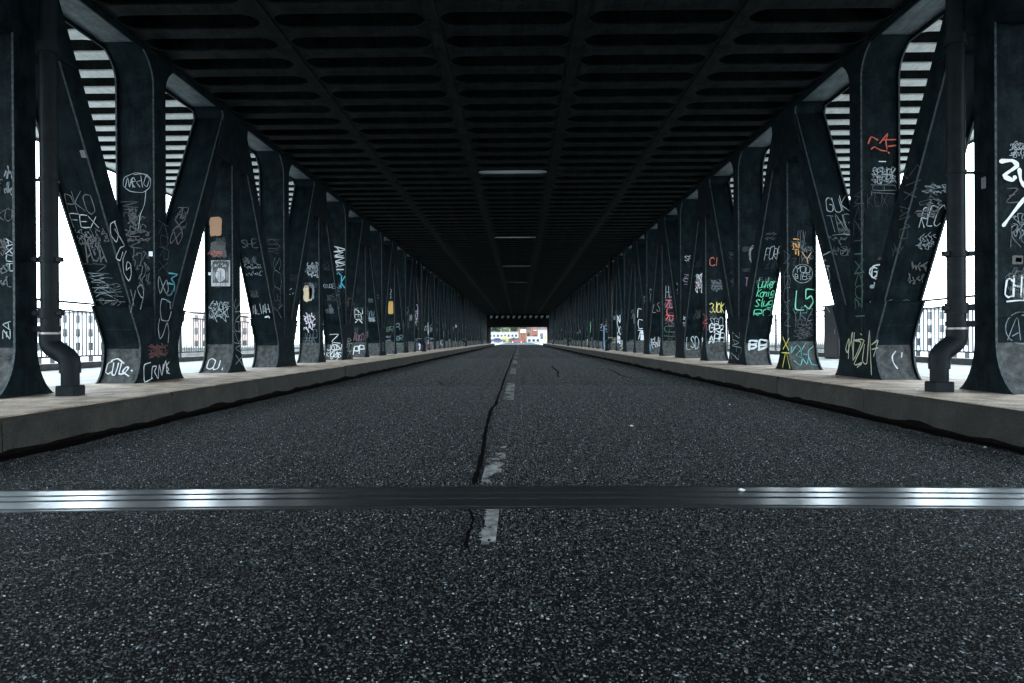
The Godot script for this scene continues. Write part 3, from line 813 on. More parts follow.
	for s in [[-1.66, 2.47, 0.10], [-1.58, 2.53, 0.09], [1.9, 5.4, 0.05], [-1.75, 7.6, 0.10], [2.3, 4.0, 0.05]]:
		for i in 22:
			var px = s[0] + r.randf_range(-1, 1) * s[2] * 0.5; var pz = s[1] + r.randfn() * s[2] * 0.28 + (px - s[0]) * 0.5
			var w = r.randf_range(0.002, 0.009)
			var gg = r.randf_range(0.35, 0.9); b.col = Color(gg, gg, gg)
			b.quad(Vector3(px - w, camber(px) + 0.0055, -pz + w * 0.5), Vector3(px + w, camber(px) + 0.0055, -pz + w * 0.4), Vector3(px + w * 0.8, camber(px) + 0.0055, -pz - w * 0.4), Vector3(px - w, camber(px) + 0.0055, -pz - w * 0.5), Vector3(0, 1, 0))
	obj("paint_scuff", b.mesh(), M.road_paint, road)
	# expansion joint: steel bars with rubber between them, following the camber
	var j = thing("expansion_joint", Vector3(0, 0, -3.44), "shiny steel expansion joint of parallel bars running across the road", "joint")
	var bars = [[0.224, 0.020], [0.118, 0.142], [-0.026, 0.092], [-0.152, 0.108], [-0.230, 0.012]]
	for q in bars:
		obj("steel_bar", curved_bar(q[0], q[1], 0.004, 0.05), M.joint_steel, j)
	for q in [0.202, 0.0335, -0.0845, -0.2165]:
		obj("rubber_strip", curved_bar(q, 0.024, -0.02, 0.045), M.joint_rubber, j)
	obj("joint_trough", curved_bar(0.0, 0.475, -0.047, 0.03), M.joint_rubber, j)

func stone_tile(side: float, count: int, size: float, gr: RandomNumberGenerator) -> ArrayMesh:
	var b := MB.new(); b.has_c = true
	for i in count:
		var c = Vector3(gr.randf_range(-0.5, 0.5) * side, 0, gr.randf_range(-0.5, 0.5) * side)
		var s = (0.0016 + 0.0034 * pow(gr.randf(), 1.7)) * size
		var h = s / size * gr.randf_range(0.35, 0.85); var an = gr.randf() * TAU; var el = gr.randf_range(0.7, 1.4)
		var q = gr.randf()
		var g = 0.004 + 0.011 * gr.randf()
		if q > 0.64: g = 0.022 + 0.06 * gr.randf()
		if q > 0.94: g = 0.11 + 0.20 * gr.randf()
		var t = gr.randf_range(-0.08, 0.08)
		b.col = Color(g * (0.93 + t), g, g * (1.03 - t))
		var lo = []; var hi = []
		var tilt = Vector3(gr.randf_range(-0.3, 0.3), 0, gr.randf_range(-0.3, 0.3))
		for k in 5:
			var a = an + TAU * k / 5.0 + gr.randf_range(-0.25, 0.25)
			var d = Vector3(cos(a) * s * el, 0, sin(a) * s / el)
			lo.append(c + d + Vector3(0, -0.001, 0)); hi.append(c + d * 0.6 + Vector3(0, h + d.dot(tilt) * 0.6 / size, 0))
		var up = Vector3(-tilt.x, 1, -tilt.z).normalized()
		for k in 5:
			var k2 = (k + 1) % 5
			b.quad(lo[k], lo[k2], hi[k2], hi[k], ((lo[k] + lo[k2]) * 0.5 - c + Vector3(0, s * 0.5, 0)).normalized())
		for k in [1, 2, 3]: b.tri(hi[0], hi[k], hi[k + 1], up, up, up)
	return b.mesh()

func curved_bar(zc: float, w: float, top: float, th: float) -> ArrayMesh:
	var b := MB.new()
	var n = 40
	var e = 0.006
	var r := RandomNumberGenerator.new(); r.seed = int(zc * 1000.0) + 500
	var wob = []
	for i in n + 1: wob.append(r.randfn() * 0.00003)
	for i in n:
		var x0 = lerp(KL, KR, float(i) / n); var x1 = lerp(KL, KR, float(i + 1) / n)
		var y0 = camber(x0) + top + wob[i]; var y1 = camber(x1) + top + wob[i + 1]
		var sec = [[w / 2, -th], [w / 2, -e], [w / 2 - e, 0.0], [-w / 2 + e, 0.0], [-w / 2, -e], [-w / 2, -th]]
		for k in 5:
			var p = sec[k]; var q = sec[k + 1]
			var nn = Vector3((y0 - y1) / (x1 - x0) * (p[0] - q[0]), p[0] - q[0], q[1] - p[1])
			b.quad(Vector3(x0, y0 + p[1], zc + p[0]), Vector3(x1, y1 + p[1], zc + p[0]), Vector3(x1, y1 + q[1], zc + q[0]), Vector3(x0, y0 + q[1], zc + q[0]), nn.normalized())
	return b.mesh()

func tar_line(parent: Node3D, called: String, pts: Array, w: float, seed_: int):
	var r := RandomNumberGenerator.new(); r.seed = seed_
	var b := MB.new()
	var poly = []
	for i in pts.size() - 1:
		var n = 6
		for k in n:
			var t = float(k) / n
			poly.append(Vector2(lerpf(pts[i][1], pts[i + 1][1], t) + r.randf_range(-0.003, 0.003), lerpf(pts[i][0], pts[i + 1][0], t)))
	poly.append(Vector2(pts[-1][1], pts[-1][0]))
	var ww = []
	for i in poly.size(): ww.append(w * r.randf_range(0.6, 1.3) * (0.3 if i == 0 or i == poly.size() - 1 else 1.0))
	for i in poly.size() - 1:
		var a = poly[i]; var c = poly[i + 1]
		var y = camber(a.x) + 0.006
		b.quad(Vector3(a.x - ww[i] / 2, y, -a.y), Vector3(a.x + ww[i] / 2, y, -a.y), Vector3(c.x + ww[i + 1] / 2, y, -c.y), Vector3(c.x - ww[i + 1] / 2, y, -c.y), Vector3(0, 1, 0))
	obj(called, b.mesh(), M.tar, parent)

func build_kerbs():
	for s in [-1.0, 1.0]:
		var side = "left" if s < 0 else "right"
		var ke = KL if s < 0 else KR
		var outer = -8.62 if s < 0 else 8.40
		var pave := Node3D.new(); pave.name = "pavement_" + side; add_child(pave); pave.set_meta("kind", "structure")
		# paving: flat inside the truss, rising gently to the railing
		var b := MB.new()
		var mid = s * 5.6
		b.box(Vector3(ke + s * 0.045, PAVE - 0.004, 14), Vector3(mid, PAVE + 0.012, -BRIDGE_END), 0.006)
		obj("pavement_surface", b.mesh(), M.paving, pave)
		b = MB.new()
		b.quad(Vector3(mid - s * 0.02, PAVE + 0.006, 14), Vector3(outer, PAVE + 0.05, 14), Vector3(outer, PAVE + 0.05, -BRIDGE_END), Vector3(mid - s * 0.02, PAVE + 0.006, -BRIDGE_END), Vector3(0, 1, 0))
		obj("walkway_surface", b.mesh(), M.walkway, pave)
		b = MB.new()
		b.box(Vector3(ke + s * 0.32, -0.5, 14), Vector3(outer, PAVE - 0.012, -BRIDGE_END))
		obj("pavement_slab", b.mesh(), M.plinth, pave)
		# kerb stones
		var kerb := Node3D.new(); kerb.name = "kerb_" + side; add_child(kerb); kerb.set_meta("kind", "structure")
		var meshes = []
		var r := RandomNumberGenerator.new(); r.seed = 5 + int(s)
		for v in 4: meshes.append(kerb_stone(s, 2.4, r))
		var z = 12.0
		var i = 0
		while z > -BRIDGE_END + 2.4:
			var o = obj("kerb_stone", meshes[r.randi() % 4], M["kerb%d" % (r.randi() % 3)], kerb)
			o.position = Vector3(ke + r.randf_range(-0.004, 0.004), r.randf_range(-0.004, 0.004), z)
			z -= 2.4
		# dirt gathered against the kerb foot, near-black with shade painted in
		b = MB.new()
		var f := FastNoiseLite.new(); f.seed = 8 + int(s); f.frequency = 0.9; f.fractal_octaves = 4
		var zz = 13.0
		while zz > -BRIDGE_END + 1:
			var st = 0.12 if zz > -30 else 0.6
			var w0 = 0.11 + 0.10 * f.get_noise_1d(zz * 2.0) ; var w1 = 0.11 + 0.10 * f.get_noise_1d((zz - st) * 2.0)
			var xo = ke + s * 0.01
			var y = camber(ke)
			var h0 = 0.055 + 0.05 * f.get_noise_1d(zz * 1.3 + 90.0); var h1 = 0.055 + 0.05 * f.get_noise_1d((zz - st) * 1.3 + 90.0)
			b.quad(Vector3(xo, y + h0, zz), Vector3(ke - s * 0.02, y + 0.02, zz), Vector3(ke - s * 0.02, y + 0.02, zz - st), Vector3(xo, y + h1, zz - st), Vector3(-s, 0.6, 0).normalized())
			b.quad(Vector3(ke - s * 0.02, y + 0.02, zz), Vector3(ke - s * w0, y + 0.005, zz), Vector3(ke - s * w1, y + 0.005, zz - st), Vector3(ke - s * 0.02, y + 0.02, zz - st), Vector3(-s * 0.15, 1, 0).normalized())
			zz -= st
		var g = obj("gutter_dirt_shade", b.mesh(), M.gutter_dirt_shade)
		g.set_meta("kind", "stuff"); tag(g, "dark dirt and painted shade along the foot of the %s kerb" % side, "dirt")

# one kerb stone: a chamfered, slightly battered block with nicks along its edge; origin at the road edge, far end at -z
func kerb_stone(s: float, length: float, r: RandomNumberGenerator) -> ArrayMesh:
	var b := MB.new()
	var n = 14
	var g = 0.006
	var secs = []
	for i in n + 1:
		var z = -g - (length - 2 * g) * i / n
		var nick = r.randf_range(0.012, 0.022) + (r.randf_range(0.01, 0.03) if r.randf() < 0.16 else 0.0)
		secs.append([Vector2(0.0, -0.14), Vector2(s * 0.012, PAVE - nick), Vector2(s * (0.012 + nick), PAVE + 0.004), Vector2(s * 0.318, PAVE + 0.004), z])
	for i in n:
		var p = secs[i]; var q = secs[i + 1]
		for k in 3:
			var nn = Vector3(-s, 0.05, 0) if k == 0 else (Vector3(-s, 1, 0) if k == 1 else Vector3(0, 1, 0))
			b.quad(Vector3(p[k].x, p[k].y, p[4]), Vector3(p[k + 1].x, p[k + 1].y, p[4]), Vector3(q[k + 1].x, q[k + 1].y, q[4]), Vector3(q[k].x, q[k].y, q[4]), nn.normalized())
	for e in [0, n]:
		var p = secs[e]
		var nn = Vector3(0, 0, 1 if e == 0 else -1)
		b.quad(Vector3(p[0].x, p[0].y, p[4]), Vector3(p[1].x, p[1].y, p[4]), Vector3(p[2].x, p[2].y, p[4]), Vector3(p[2].x, p[0].y, p[4]), nn)
		b.quad(Vector3(p[2].x, p[0].y, p[4]), Vector3(p[2].x, p[2].y, p[4]), Vector3(p[3].x, p[3].y, p[4]), Vector3(p[3].x, p[0].y, p[4]), nn)
	return b.mesh()

var members := {}
func build_trusses():
	var ms = {}
	for k in prof:
		var seams = []
		if k == "post": seams = [0.50, 0.74]
		elif k == "gusset": seams = [0.46, 0.70]
		ms[k] = member(prof[k][0], prof[k][1], prof[k][2], prof[k][3], 0.045, seams)
	var feet = {}
	var em = {}
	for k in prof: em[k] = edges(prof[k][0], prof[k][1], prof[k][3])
	for k in ["post", "gusset"]:
		var fb := MB.new()
		var P = prof[k]
		var fy = []; var fz = []
		for i in 14:
			var y = 0.006 + (0.485 if k == "post" else 0.445) * i / 13.0
			fy.append(y); fz.append(at_y(P[0], P[1], y))
		strip(fb, fy, fz, -P[3] + 0.03, P[3] - 0.03, 1.0, -0.042)
		feet[k] = fb.mesh()
	for s in [-1.0, 1.0]:
		var xc = XL if s < 0 else XR
		var t = thing("truss_girder", Vector3(xc, PAVE, 0), "dark steel truss of graffiti-covered posts and diagonals %s of the road" % ("left" if s < 0 else "right"), "truss", "steel trusses along the road")
		for k in range(K_MIN, K_MAX + 1):
			var z = -(FIRST + PANEL * k)
			var names = {"post": "post", "crown": "top_gusset"} if k % 2 == 0 else {"gusset": "base_gusset", "hanger": "post", "near": "diagonal", "far": "diagonal"}
			for kind in names:
				if k == K_MAX and kind == "far": continue
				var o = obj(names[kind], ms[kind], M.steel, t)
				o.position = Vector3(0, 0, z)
				for q in [-1.0, 1.0]: obj("plate_edge", em[kind], M.edge_highlight, o).position.x = q * (prof[kind][3] - 0.011)
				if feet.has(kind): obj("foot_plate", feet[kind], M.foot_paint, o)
				members["%d_%d_%s" % [int(s), k, kind]] = o
		# chord: a box whose side plates hang below its soffit
		var b := MB.new()
		var za = 12.0; var zb = -BRIDGE_END + 0.6
		b.box(Vector3(-0.232, TOP + 0.002, za), Vector3(0.232, TOP + 0.6, zb))
		obj("top_chord", b.mesh(), M.chord_steel, t)  # soffit toned lighter than the side plates: outside light painted in
		for q in [-1.0, 1.0]:
			b = MB.new()
			b.box(Vector3(q * 0.256, TOP - 0.045, za), Vector3(q * 0.233, TOP + 0.62, zb))
			obj("chord_side_plate", b.mesh(), M.steel, t)
	var i = 0
	for w in WRITING:
		i += 1
		var p = members.get("%d_%d_%s" % [w[0], w[1], w[2]])
		if p: add_graffiti(p, w[2], w[3], float(w[0]), w[4], w[5], w[6], w[7], w[8], i)
	for w in SHEETS:
		i += 1
		var p = members.get("%d_%d_%s" % [w[0], w[1], w[2]])
		if p:
			if w[7] == "poster":
				add_poster(p, w[2], float(w[0]), w[4]); continue
			var o = add_sheet(p, w[7], w[2], w[3], float(w[0]), w[4], w[5], w[6], i)
	# faint worn scribbles and scratches on the near members
	var rs := RandomNumberGenerator.new(); rs.seed = 7
	for sd in [-1, 1]:
		for k in range(0, 7):
			for m in (["post"] if k % 2 == 0 else ["near", "far", "hanger"]):
				for c in 5:
					i += 1
					var v = rs.randf_range(0.75, 2.6) if m != "post" else rs.randf_range(0.35, 2.3)
					var w = rs.randf_range(0.1, 0.34); var u = rs.randf_range(-0.2 + w / 2, 0.2 - w / 2); var h = rs.randf_range(0.06, 0.3)
					add_graffiti(members["%d_%d_%s" % [sd, k, m]], m, "F", float(sd), [u - w / 2, v + h / 2, u + w / 2, v - h / 2], ["232c31", "2c363b", "1a2126", "333c41", "0a0c0e", "050607"][rs.randi() % 6], rs.randf_range(0.005, 0.012), ["#1", "#2", "#3", "KOX", "ARS", "ZIN", "#3", "TEKO"][rs.randi() % 8], ["", "", "d", "r"][rs.randi() % 4], i)
	# scattered tags on the members further down the bridge
	var r := RandomNumberGenerator.new(); r.seed = 99
	var cols = ["a9adb0", "8f979c", "b6b6b6", "6d777c", "6f6a76", "48636a", "756c62", "6a767e", "4a555b", "5a2a2c", "3b5547", "6a6340", "59646a", "454f55"]
	var words = ["ZEK", "OBR", "NAS", "RIO", "KUT", "#1", "#2", "#3", "#2", "#1", "LSD", "PAX", "TOY", "#3", "SOK", "#2"]
	for s in [-1, 1]:
		for k in range(5, K_MAX):
			for m in (["post"] if k % 2 == 0 else ["near", "far", "gusset", "hanger"]):
				var cnt = r.randi_range(1, 3) if m != "hanger" else r.randi_range(0, 1)
				for c in cnt:
					i += 1
					var p = members["%d_%d_%s" % [s, k, m]]
					var face = "F" if r.randf() < 0.65 or m == "far" and r.randf() < 0.5 else "I"
					var v = r.randf_range(0.3, 1.9) if m != "gusset" else r.randf_range(0.25, 0.65)
					if m == "hanger" or m == "near" or m == "far": v = r.randf_range(0.9, 2.3)
					var h = r.randf_range(0.14, 0.4)
					var q: Array
					var st = ""
					if face == "F":
						var w = r.randf_range(0.22, 0.4); var u = r.randf_range(-0.03, 0.03)
						q = [u - w / 2, v + h / 2, u + w / 2, v - h / 2]
						if r.randf() < 0.3: st = "d"; q[3] -= h
					else:
						var P = prof[m]
						var zf = at_y(P[0], P[1], v); var zb2 = at_y(P[0], P[2], v)
						var zc = (zf + zb2) / 2; var w = min(0.26, (zf - zb2) * 0.8)
						q = [zc + w / 2, v + h / 2, zc - w / 2, v - h / 2]
						if s > 0: q = [q[2], q[1], q[0], q[3]]
						st = ["", "d", "r"][r.randi() % 3]
					add_graffiti(p, m, face, float(s), q, cols[r.randi() % cols.size()], r.randf_range(0.008, 0.03), words[r.randi() % words.size()], st, i)

const PITCH := 0.6325
func flange(b: MB, solid: Array, y0: float, th: float):
	var hw = PITCH / 2 - 0.001; var rr = 0.19
	var xs = []; var ws = []
	for i in solid.size():
		var a = solid[i][0]; var c = solid[i][1]
		if i > 0:
			for q in [1.0, 0.75, 0.5, 0.3, 0.15, 0.06, 0.015]:
				xs.append(a - rr * q); ws.append(hw - sqrt(rr * rr - pow(rr - rr * q, 2)))
		xs.append(a); ws.append(hw); xs.append(c); ws.append(hw)
		if i < solid.size() - 1:
			for q in [0.015, 0.06, 0.15, 0.3, 0.5, 0.75, 1.0]:
				xs.append(c + rr * q); ws.append(hw - sqrt(rr * rr - pow(rr - rr * q, 2)))
	for i in xs.size() - 1:
		var xa = xs[i]; var xb = xs[i + 1]; var wa = ws[i]; var wb = ws[i + 1]
		b.quad(Vector3(xa, y0, wa), Vector3(xb, y0, wb), Vector3(xb, y0, -wb), Vector3(xa, y0, -wa), Vector3(0, -1, 0))
		b.quad(Vector3(xa, y0 + th, wa), Vector3(xb, y0 + th, wb), Vector3(xb, y0 + th, -wb), Vector3(xa, y0 + th, -wa), Vector3(0, 1, 0))
		for s in [-1.0, 1.0]:
			var nn = Vector3(-(wb - wa) , 0, (xb - xa)).normalized() * Vector3(1, 1, s)
			b.quad(Vector3(xa, y0, s * wa), Vector3(xb, y0, s * wb), Vector3(xb, y0 + th, s * wb), Vector3(xa, y0 + th, s * wa), nn)

func build_upper_deck():
	var deck = thing("upper_deck", Vector3(0, 0, 0), "dark underside of the upper deck with closely spaced crossbeams over the road", "bridge deck")
	var y0 = SOFFIT + 0.035
	var stringers = [-3.05, -1.03, 0.78, 2.72]
	# bays between solid strips: [from, to]
	var th = 0.024
	var b := MB.new()
	flange(b, [[-5.13, -4.86], [-3.145, -2.955], [-1.125, -0.935], [0.685, 0.875], [2.625, 2.815], [4.53, 4.80]], y0, th)
	b.box(Vector3(-9.1, y0 + th, -0.009), Vector3(8.9, y0 + 0.56, 0.009))
	var beam = b.mesh()
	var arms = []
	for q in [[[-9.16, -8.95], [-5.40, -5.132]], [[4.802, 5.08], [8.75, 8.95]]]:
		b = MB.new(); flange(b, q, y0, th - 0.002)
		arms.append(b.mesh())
	var zs = FIRST - PITCH * 22
	while zs < BRIDGE_END - 0.4:
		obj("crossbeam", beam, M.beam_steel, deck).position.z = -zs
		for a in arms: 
			if zs < 82.0: obj("cantilever_beam", a, M.cantilever_daylit, deck).position.z = -zs  # outer span of the same crossbeam, daylight painted into its tone
		zs += PITCH
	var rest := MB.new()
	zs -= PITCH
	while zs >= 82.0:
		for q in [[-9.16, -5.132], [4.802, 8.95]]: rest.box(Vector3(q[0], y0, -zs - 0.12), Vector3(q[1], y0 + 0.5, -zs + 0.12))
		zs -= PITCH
	obj("cantilever_beams_beyond", rest.mesh(), M.cantilever_daylit, deck).set_meta("kind", "stuff")
	# longitudinal stringers below the crossbeam flanges
	for x in stringers:
		b = MB.new()
		b.box(Vector3(x - 0.07, y0 - 0.02, 7), Vector3(x + 0.07, y0 - 0.002, -BRIDGE_END + 0.8))
		obj("stringer", b.mesh(), M.beam_steel, deck)
	# deck slabs with a daylight slot between the inner stringers every four panels
	var top = y0 + 0.56
	var z = 14.0
	var slots = []
	for q in range(-2, 9): slots.append(FIRST + PITCH * 14.5 + 10.12 * q)
	var za = -10.0
	for q in slots:
		var pb := MB.new(); pb.box(Vector3(-0.93, y0 + 0.03, -q - PITCH * 0.5 + 0.012), Vector3(0.68, y0 + 0.5, -q - PITCH * 0.5 + 0.018)); obj("added_slot_reflector", pb.mesh(), M.reflector_pale, deck)  # pale plate added on the web to brighten the strip under each slot
		slab(deck, -9.16, 8.95, za, q - 0.25, top)
		slab(deck, -9.16, -0.93, q - 0.25, q + 0.25, top)
		slab(deck, 0.68, 8.95, q - 0.25, q + 0.25, top)
		za = q + 0.25
	slab(deck, -9.16, 8.95, za, BRIDGE_END - 0.3, top)
	for q in [[-9.2, -9.16], [8.95, 8.99]]:
		b = MB.new()
		b.box(Vector3(q[0], y0 - 0.05, 10), Vector3(q[1], top + 0.5, -BRIDGE_END + 0.3))
		obj("fascia_beam", b.mesh(), M.chord_steel, deck)

func slab(deck: Node3D, x0: float, x1: float, z0: float, z1: float, y: float):
	var b := MB.new(); b.box(Vector3(x0, y + 0.001, -z0), Vector3(x1, y + 0.25, -z1))
	obj("deck_slab", b.mesh(), M.deck_concrete, deck)

func build_railings():
	for s in [-1.0, 1.0]:
		var x = -8.4 if s < 0 else 8.2
		var t = thing("railing", Vector3(x, PAVE, 0), "dark metal railing with upright bars along the %s outer walkway" % ("left" if s < 0 else "right"), "railing", "railings of the walkways")
		var za = 12.0; var zb = -BRIDGE_END + 0.5
		var b := MB.new(); b.box(Vector3(-0.12, 0.0, za), Vector3(0.14, 0.16, zb), 0.01); obj("plinth", b.mesh(), M.plinth, t)
		b = MB.new(); b.box(Vector3(-0.04, 1.27, za), Vector3(0.04, 1.31, zb), 0.008); obj("handrail", b.mesh(), M.rail_paint, t)
		b = MB.new(); b.box(Vector3(-0.02, 1.12, za), Vector3(0.02, 1.15, zb)); obj("upper_rail", b.mesh(), M.rail_paint, t)
		b = MB.new(); b.box(Vector3(-0.02, 0.26, za), Vector3(0.02, 0.29, zb)); obj("lower_rail", b.mesh(), M.rail_paint, t)
		b = MB.new(); b.box(Vector3(-0.025, 0.16, -0.035), Vector3(0.025, 1.27, 0.035), 0.006)
		var pm = b.mesh()
		var z = 11.0
		while z > zb:
			obj("railing_post", pm, M.rail_paint, t).position.z = z
			z -= PANEL
		b = MB.new(); b.box(Vector3(-0.008, 0.29, -0.011), Vector3(0.008, 1.12, 0.011))
		var bm = b.mesh()
		var rest := MB.new()
		z = za - 0.05
		while z > zb:
			if z < -8.5 and z > -45.0:
				obj("bar", bm, M.rail_paint, t).position.z = z
			else:
				rest.box(Vector3(-0.008, 0.29, z - 0.011), Vector3(0.008, 1.12, z + 0.011))
			z -= 0.125
		obj("bars_beyond", rest.mesh(), M.rail_paint, t).set_meta("kind", "stuff")

func arc(c: Vector3, r: float, a0: float, a1: float, n: int, e1: Vector3, e2: Vector3) -> Array:
	var o = []
	for i in n + 1:
		var a = lerp(a0, a1, float(i) / n)
		o.append(c + e1 * cos(a) * r + e2 * sin(a) * r)
	return o

func build_pipes():
	var words = ["beside the nearest", "beside the second-row", "halfway down the", "near the far end of the"]
	for s in [-1.0, 1.0]:
		for k in 4:
			var z = -(FIRST + 0.02 + PANEL * 10.0 * k)
			var where = ["beside the nearest post of the %s truss", "on the %s pavement, second from the camera", "on the %s pavement, third from the camera", "on the %s pavement, farthest from the camera"][k] % ("left" if s < 0 else "right")
			var t = thing("drain_pipe", Vector3(0, PAVE, z), "black iron drain pipe with an offset bend " + where, "drain pipe", "drain pipes beside the trusses")
			var xu = s * (4.66 if s < 0 else 4.29)     # upper run
			var xl = s * (4.46 if s < 0 else 4.12)     # lower run, nearer the road
			var ri = 0.082
			var b := MB.new()
			b.tube([Vector3(xu, 0.60, 0), Vector3(xu, 2.5, 0), Vector3(xu, 4.3, 0)], ri, 20)
			obj("upright_pipe", b.mesh(), M.pipe_iron, t)
			b = MB.new()
			# double bend
			var mid = Vector3((xu + xl) / 2, 0.44, 0)
			var path = [Vector3(xu, 0.62, 0), Vector3(xu, 0.55, 0), Vector3(lerp(xu, xl, 0.05), 0.515, 0), Vector3(lerp(xu, xl, 0.2), 0.482, 0), Vector3(lerp(xu, xl, 0.4), 0.455, 0), Vector3(lerp(xu, xl, 0.6), 0.43, 0), Vector3(lerp(xu, xl, 0.82), 0.40, 0), Vector3(lerp(xu, xl, 0.95), 0.36, 0), Vector3(xl, 0.32, 0), Vector3(xl, 0.27, 0)]
			b.tube(path, ri + 0.013, 20)
			obj("bend", b.mesh(), M.pipe_iron, t)
			b = MB.new(); b.tube([Vector3(xl, 0.30, 0), Vector3(xl, 0.0, 0)], ri, 20); obj("lower_pipe", b.mesh(), M.pipe_iron, t)
			b = MB.new(); b.box(Vector3(xl - 0.098, 0.0, -0.09), Vector3(xl + 0.098, 0.115, 0.09), 0.012); obj("foot_block", b.mesh(), M.pipe_iron, t)
			for q in [[xu, 0.60, 0.64, 0.094, "clamp_steel"], [xu, 0.655, 0.70, 0.097, "pipe_iron"], [xu, 0.78, 0.88, 0.102, "pipe_iron"], [xl, 0.235, 0.30, 0.095, "pipe_iron"], [xl, 0.305, 0.33, 0.093, "clamp_steel"], [xu, 1.33, 1.39, 0.094, "pipe_iron"], [xu, 2.14, 2.17, 0.092, "pipe_iron"], [xu, 3.4, 3.5, 0.1, "pipe_iron"]]:
				b = MB.new(); b.tube([Vector3(q[0], q[1], 0), Vector3(q[0], q[2], 0)], q[3], 20); 
				obj("clamp" if q[4] == "clamp_steel" else "collar", b.mesh(), M[q[4]], t)
			# bolted lugs on the coupling
			for q in [0.83, 1.36]:
				b = MB.new()
				b.box(Vector3(xu + 0.09, q - 0.025, 0.0), Vector3(xu + 0.15, q + 0.025, 0.05), 0.006)
				b.box(Vector3(xu - 0.15, q - 0.025, 0.0), Vector3(xu - 0.09, q + 0.025, 0.05), 0.006)
				obj("lug", b.mesh(), M.pipe_iron, t)
			# brackets to the post
			var xp = s * (4.88 if s < 0 else 4.55)
			for q in [[0.675, 0.03], [1.36, 0.012], [2.155, 0.012]]:
				b = MB.new(); b.box(Vector3(xu + s * 0.08, q[0] - q[1], -0.02), Vector3(xp, q[0] + q[1], 0.02), 0.004); obj("bracket", b.mesh(), M.pipe_iron, t)

func window(parent: Node3D, p: Vector3, q: Vector3, nn: Vector3):
	# a recessed-looking window: frame standing 6 cm proud and glass inside it
	var b := MB.new(); b.box(p, q)
	obj("window", b.mesh(), M.window_glass, parent)

func wheel(parent: Node3D, at: Vector3, r: float, axis: Vector3):
	var b := MB.new(); b.tube([at - axis * 0.1, at + axis * 0.1], r, 18)
	var w = obj("wheel", b.mesh(), M.tyre, parent)
	b = MB.new(); b.tube([at - axis * 0.11, at + axis * 0.11], r * 0.6, 14); obj("rim", b.mesh(), M.rim_metal, w)

# a car or van seen from the side: outline (x, y) extruded across z
func vehicle(called: String, at: Vector3, label: String, category: String, outline: Array, width: float, paint: String, wins: Array, wheels: Array, r: float):
	var t = thing(called, at, label, category)
	var b := MB.new()
	var n = outline.size()
	var c = Vector2.ZERO
	for p in outline: c += p / n
	for i in n:
		var p = outline[i]; var q = outline[(i + 1) % n]
		var d = (q - p); var nn = Vector3(d.y, -d.x, 0).normalized()
		if nn.dot(Vector3(p.x - c.x, p.y - c.y, 0)) < 0: nn = -nn
		b.quad(Vector3(p.x, p.y, width / 2), Vector3(q.x, q.y, width / 2), Vector3(q.x, q.y, -width / 2), Vector3(p.x, p.y, -width / 2), nn)
	var idx = Geometry2D.triangulate_polygon(PackedVector2Array(outline))
	for s in [-1.0, 1.0]:
		for i in range(0, idx.size(), 3):
			var q = []
			for k in 3: q.append(Vector3(outline[idx[i + k]].x, outline[idx[i + k]].y, s * width / 2))
			b.tri(q[0], q[1], q[2], Vector3(0, 0, s), Vector3(0, 0, s), Vector3(0, 0, s))
	obj("body", b.mesh(), M[paint], t)
	for w in wins:
		b = MB.new(); b.box(Vector3(w[0], w[1], width / 2 - 0.02), Vector3(w[2], w[3], width / 2 + 0.015)); obj("window", b.mesh(), M.window_glass, t)
	for w in wheels:
		for s in [-1.0, 1.0]: wheel(t, Vector3(w, r, s * (width / 2 - 0.08)), r, Vector3(0, 0, 1))
	b = MB.new(); b.box(Vector3(outline[0].x - 0.02, 0.6, width / 2 - 0.3), Vector3(outline[0].x + 0.05, 0.8, width / 2 - 0.05)); obj("tail_lamp", b.mesh(), M.tail_lamp, t)

func cabin(at: Vector3, w: float, h: float, d: float, nwin: int, label: String, base: float):
	var t = thing("site_cabin", at, label, "cabin", "white cabins beyond the bridge")
	var b := MB.new(); b.box(Vector3(-w / 2, base, -d), Vector3(w / 2, h, 0), 0.04); obj("wall", b.mesh(), M.cabin_white, t)
	b = MB.new(); b.box(Vector3(-w / 2 - 0.1, h, -d - 0.1), Vector3(w / 2 + 0.1, h + 0.12, 0.12), 0.02); obj("roof", b.mesh(), M.cabin_white, t)
	for i in nwin:
		var x = -w / 2 + w * (i + 0.6) / (nwin + 0.2)
		var ww = w / nwin * 0.55
		b = MB.new(); b.box(Vector3(x - ww / 2, h - 1.35, -0.05), Vector3(x + ww / 2, h - 0.65, 0.02)); var f = obj("window", b.mesh(), M.window_glass, t)
		b = MB.new(); b.box(Vector3(x - ww / 2 - 0.05, h - 1.43, -0.02), Vector3(x + ww / 2 + 0.05, h - 1.36, 0.07)); obj("sill", b.mesh(), M.cabin_white, f)
	for i in 4:
		b = MB.new(); var x = lerp(-w / 2 + 0.2, w / 2 - 0.2, i / 3.0); b.box(Vector3(x - 0.15, 0.0, -0.4), Vector3(x + 0.15, base, -0.1)); obj("support", b.mesh(), M.plinth, t)

